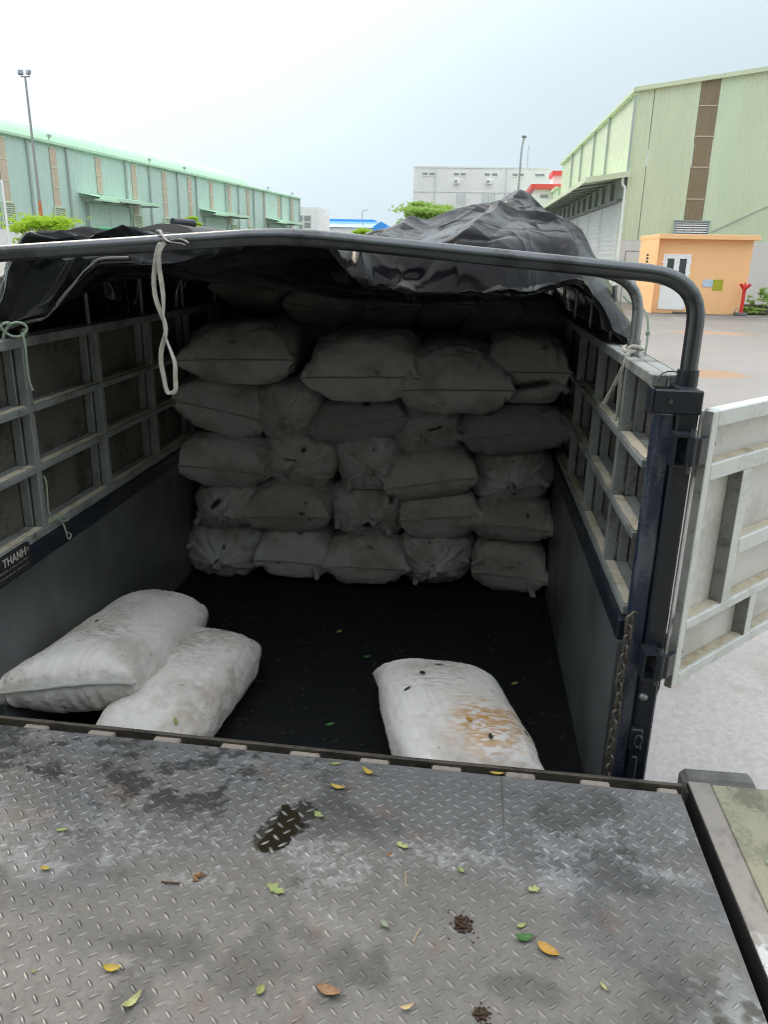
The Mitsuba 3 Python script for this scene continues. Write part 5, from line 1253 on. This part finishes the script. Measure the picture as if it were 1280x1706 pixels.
def leaf_mesh(ln, wd, curl=0.15, bend=0.1, lobes=0, notch=0.0, seed=0, n=15):
    """A leaf lying on its face: pointed ends, a creased midrib and a curled blade, along x."""
    s = np.linspace(-1, 1, n)
    c = np.linspace(-1, 1, 7)
    w = wd / 2 * np.clip(1 - np.abs(s) ** 2.1, 0.012, 1) ** 0.85 * (1 - 0.18 * s)
    if lobes:
        w = w * (1 + 0.30 * np.sin(s * lobes * 3.1 + seed))
    S, C_ = np.meshgrid(s, c, indexing='ij')
    x = S * ln / 2
    r = np.random.default_rng(seed)
    jag = 1 + notch * (meshkit.noise(np.stack([S * 7 + seed, np.sign(C_) * 3, S * 0], -1)) - 0.5) * np.abs(C_)
    y = C_ * w[:, None] * jag
    z = curl * np.abs(y) + bend * x ** 2 / ln * 3 + 0.06 * wd * (meshkit.noise(np.stack([S * 3 + seed, C_ * 2, S * 0], -1)) - 0.5)
    z += 0.0012 * (1 - np.abs(C_)) * -1
    z -= z.min()
    return grid(np.stack([x, y, z], -1))


def leaf(label, x, y, z, ln, wd, rot, mtl, curl=0.15, bend=0.1, tilt=(0, 0), stem=True, lift=0.0024, **kw):
    k = thing('leaf', label, 'leaf')
    M = rotm(rot, tilt[0], tilt[1], (x, y, z + lift))
    obj('blade', moved(leaf_mesh(ln * 0.92, wd * 0.9, curl * 1.3, bend * 1.3, seed=used['leaf'], **kw), M), 'm_leaf_' + mtl, k, smooth=True)
    if stem:
        obj('stalk', moved(tube([[ln * 0.48, 0, 0.0015], [ln * 0.56, 0.002, 0.001], [ln * 0.64, 0.004, 0.001]], 0.0008, 5), M), 'm_twig', k)
    return k


D = DZ + 0.0008
leaf('bright yellow leaf near the far edge of the checker plate', -0.242, 2.040, D, 0.050, 0.022, -25, 'yellow', 0.3, 0.35)
leaf('yellow leaf with a dark end, second from the far edge', -0.325, 1.957, D, 0.055, 0.018, -8, 'yellow', 0.3, 0.2)
leaf('small lime green leaf right of the puddle', -0.360, 1.828, D, 0.040, 0.020, -35, 'lime', 0.2, 0.2, lobes=2)
leaf('torn pale green leaf in front of the puddle', -0.417, 1.543, D, 0.060, 0.030, -25, 'lime', 0.05, 0.05, lobes=3, notch=0.8, stem=False)
leaf('pale yellow crinkled leaf in the middle of the plate', -0.108, 1.738, D, 0.042, 0.020, -20, 'palelime', 0.2, 0.1, lobes=2, notch=0.5)
leaf('pale lime leaf at the right above the dirt clump', 0.243, 1.627, D, 0.036, 0.021, 15, 'palelime', 0.2, 0.1, notch=0.4, lobes=2)
leaf('tiny lime leaf left of the pale lime leaf', 0.055, 1.670, D, 0.024, 0.015, -40, 'lime', 0.1, 0.1, lobes=2, stem=False)
leaf('short light green leaf just above the dark green one', 0.204, 1.509, D, 0.030, 0.014, 30, 'lime', 0.1, 0.1)
leaf('dark green glossy leaf touching the orange one', 0.209, 1.473, D, 0.050, 0.026, 12, 'green', 0.2, 0.2)
leaf('large orange yellow leaf at the right of the plate', 0.262, 1.444, D, 0.062, 0.030, -32, 'orange', 0.2, 0.15)
leaf('narrow tiny yellow leaf near the lower right', 0.378, 1.363, D, 0.026, 0.009, -60, 'palelime', 0.2, 0.1)
leaf('ochre leaf with a long tip at the lower left', -0.728, 1.268, D, 0.046, 0.022, 3, 'yellow', 0.3, 0.2)
leaf('long bright yellow leaf at the bottom left', -0.650, 1.196, D, 0.056, 0.020, 58, 'palelime', 0.15, 0.3)
leaf('dull olive leaf standing on edge low in the middle', -0.381, 1.259, D, 0.030, 0.020, 80, 'olive', 0.3, 0.1, stem=False)
leaf('curled brown leaf low in the middle of the plate', -0.231, 1.273, D, 0.062, 0.027, -12, 'brown', 0.35, 0.2)
leaf('grey green folded leaf in the middle of the plate', -0.128, 1.467, D, 0.030, 0.018, -50, 'greygreen', 0.5, 0.2, notch=0.6)
leaf('tan papery scrap of leaf near the bottom', -0.057, 1.256, D, 0.036, 0.012, 25, 'tan', 0.4, 0.3, notch=0.5)
leaf('tiny green leaf scrap at the left low down', -0.900, 1.240, D, 0.014, 0.007, 0, 'olive', 0.1, 0.1, stem=False)
leaf('yellow leaf at the left edge of the plate', -1.032, 1.533, D, 0.030, 0.014, -5, 'yellow', 0.3, 0.2)
leaf('yellow leaf lodged under the lip near the rust stained sack', 0.161, 2.090, D, 0.052, 0.014, 2, 'yellow', 0.2, 0.1, lift=0.004)
leaf('faint green leaf by the far edge left of the bright yellow one', -0.351, 2.072, D, 0.040, 0.014, 10, 'olive', 0.1, 0.1)
leaf('faint flattened lime leaf at the far left of the plate', -1.061, 1.675, D, 0.034, 0.014, 15, 'lime', 0.1, 0.05, stem=False)
leaf('reddish brown crumpled leaf in the middle of the plate', -0.140, 1.695, D, 0.022, 0.013, 60, 'brown', 0.6, 0.4, notch=0.5)
leaf('pale dried leaf on the dusty slab beside the steel edging', 0.888, 1.800, DZ + 0.005, 0.032, 0.024, -60, 'greygreen', 0.1, 0.1)
for x, y, a, ln, lb in ((-0.09, 1.622, 95, 0.05, 'straw thin stalk near the grey green leaf'), (-0.048, 1.447, 70, 0.045, 'thin forked straw left of the dirt clump')):
    sk = thing('stalk', lb, 'stalk')
    c, s = math.cos(math.radians(a)), math.sin(math.radians(a))
    obj('stem', tube(smoothpath([[x - c * ln / 2, y - s * ln / 2, D + 0.003], [x, y + 0.002, D + 0.005], [x + c * ln / 2, y + s * ln / 2, D + 0.003]], 12), 0.0011, 6), 'm_leaf_tan', sk)
tw = thing('twig', 'short dark twig at the left of the plate', 'twig')
obj('stem', tube([[-0.715, 1.528, D + 0.0035], [-0.693, 1.529, D + 0.004], [-0.668, 1.531, D + 0.003]], 0.0022, 7), 'm_twig', tw)


def clump(label, x, y, r, n, seed, mtl='m_soil', h=0.26):
    k = thing('dirt_clump', label, 'dirt')
    q = np.random.default_rng(seed)
    ms = []
    for i in range(n):
        a, d = q.uniform(0, 2 * np.pi), r * (q.uniform(0, 1) ** 0.8 if i % 7 else q.uniform(1.0, 2.2))
        s = q.uniform(0.0014, 0.0052) * max(0.4, 1.25 - 0.5 * d / r)
        m = trimesh.creation.icosphere(1, s)
        v = np.asarray(m.vertices) * q.uniform(0.7, 1.3, 3) * (0.75 + 0.5 * meshkit.noise(np.asarray(m.vertices) * 500 + i))[:, None]
        ms.append(trimesh.Trimesh(v + [x + d * math.cos(a), y + d * math.sin(a), D + s * 0.6 + h * r * max(0, 1 - d / r) * q.uniform(0, 1)], m.faces, process=False))
    obj('crumbs', cat(ms), mtl, k, kind='stuff')


clump('clump of dark brown soil in the middle right of the plate', 0.061, 1.495, 0.026, 130, 1)
clump('smaller scattered soil crumbs at the bottom edge right of the middle', 0.106, 1.262, 0.020, 60, 2)
clump('reddish brown crumb of dirt at the left of the plate', -0.627, 1.560, 0.013, 40, 3, 'm_leaf_brown', 0.9)

q = np.random.default_rng(41)
ms = []
for i in range(260):
    x, y = q.uniform(-1.6, 0.5), q.uniform(2.32, 4.15)
    w, l_ = q.uniform(0.002, 0.006), q.uniform(0.004, 0.016)
    b_ = box(-l_, l_, -w, w, 0, q.uniform(0.001, 0.004))
    a_ = q.uniform(0, np.pi)
    M = frame([x, y], [math.cos(a_), math.sin(a_)], [-math.sin(a_), math.cos(a_)]); M[2, 3] = FZ + 0.0005
    ms.append(moved(b_, M))
sc_ = numbered('floor_litter')
scene[sc_] = mikit.ply(cat(ms), 'm_litter')
tag(sc_, 'dark chips and crumbs scattered over the black bed floor', 'litter', kind='stuff')

# leaves on the sacks and on the black floor of the bed
GROUND_RAYS = mi.load_dict({'type': 'scene', **{k: {q: w for q, w in v.items() if q != 'bsdf'} for k, v in scene.items() if k.startswith('sack') and k.endswith('__cloth')}})


def drop(x, y):
    """Height and slope of the sacks below a point."""
    hs = []
    for dx, dy in ((0, 0), (0.012, 0), (-0.012, 0), (0, 0.012), (0, -0.012)):
        si = GROUND_RAYS.ray_intersect(mi.Ray3f(mi.Point3f(x + dx, y + dy, 3.2), mi.Vector3f(0, 0, -1)))
        t = float(np.array(si.t).ravel()[0])
        hs.append(3.2 - t if np.isfinite(t) and t < 2.45 else FZ)
    return hs[0], (hs[1] - hs[2]) / 0.024, (hs[3] - hs[4]) / 0.024


def sack_leaf(label, x, y, ln, wd, rot, mtl):
    z, sx, sy = drop(x, y)
    k = thing('leaf', label, 'leaf')
    n_ = np.array([-sx, -sy, 1.0]); n_ /= np.linalg.norm(n_)
    a = np.array([math.cos(math.radians(rot)), math.sin(math.radians(rot)), 0]); a -= n_ * (a @ n_); a /= np.linalg.norm(a)
    M = np.eye(4); M[:3, 0], M[:3, 1], M[:3, 2], M[:3, 3] = a, np.cross(n_, a), n_, np.array([x, y, z]) + n_ * 0.003
    obj('blade', moved(leaf_mesh(ln, wd, 0.12, 0.05, seed=used['leaf']), M), 'm_leaf_' + mtl, k, smooth=True)


S_ = 'on the rust stained white sack'
for lb, x, y, ln, wd, rot, m in (('broad dark leaf ' + S_ + ', left of its middle', -0.115, 2.78, 0.038, 0.022, 110, 'dark'), ('dark leaf at the far end ' + S_, -0.05, 2.89, 0.040, 0.014, 5, 'dark'),
                                 ('narrow leaf near the left edge ' + S_, -0.165, 2.66, 0.036, 0.012, 40, 'dark'), ('yellow leaf beside the stain ' + S_, 0.075, 2.44, 0.034, 0.020, 120, 'orange'),
                                 ('dark leaf in the orange stain ' + S_, 0.15, 2.36, 0.030, 0.016, 100, 'dark'), ('small dark leaf behind the broad one ' + S_, -0.02, 2.95, 0.03, 0.012, 0, 'dark'),
                                 ('small leaf on the right shoulder ' + S_ + ', upper one', 0.22, 2.70, 0.03, 0.010, 150, 'dark'), ('small leaf on the right flank ' + S_ + ', lower one', 0.28, 2.45, 0.032, 0.011, 130, 'dark')):
    sack_leaf(lb, x, y, ln, wd, rot, m)
sack_leaf('olive leaf low on the dirty white sack by the dock', -1.02, 2.42, 0.034, 0.016, 120, 'olive')
sack_leaf('dark leaf at the far end of the dirty white sack', -1.05, 3.12, 0.022, 0.014, 20, 'dark')
sack_leaf('small dark leaf on the propped white sack', -1.50, 2.82, 0.022, 0.016, 60, 'dark')
r = np.random.default_rng(12)
for i, (x, y, m) in enumerate(((-0.72, 2.60, 'green'), (-0.55, 2.53, 'olive'), (-0.50, 2.80, 'green'), (-0.42, 3.4, 'green'), (-0.60, 3.65, 'olive'), (0.30, 3.25, 'olive'), (-0.30, 3.95, 'dark'), (0.38, 2.5, 'olive'))):
    leaf(['green leaf on the black bed floor nearest the dirty white sack', 'olive leaf on the black floor close to the dock lip', 'green leaf on the black floor between the white sacks', 'green leaf in the middle of the black floor', 'olive leaf on the black floor toward the stack', 'olive leaf on the black floor beside the right wall', 'dark leaf at the foot of the stack', 'olive leaf on the black floor right of the rust stained sack'][i], x, y, FZ, 0.045, 0.022, r.uniform(0, 180), m, 0.2, 0.1)

for _k, _v in labels.items():
    assert 'label' not in _v or len(_v['label'].split()) <= 16, (_k, _v)
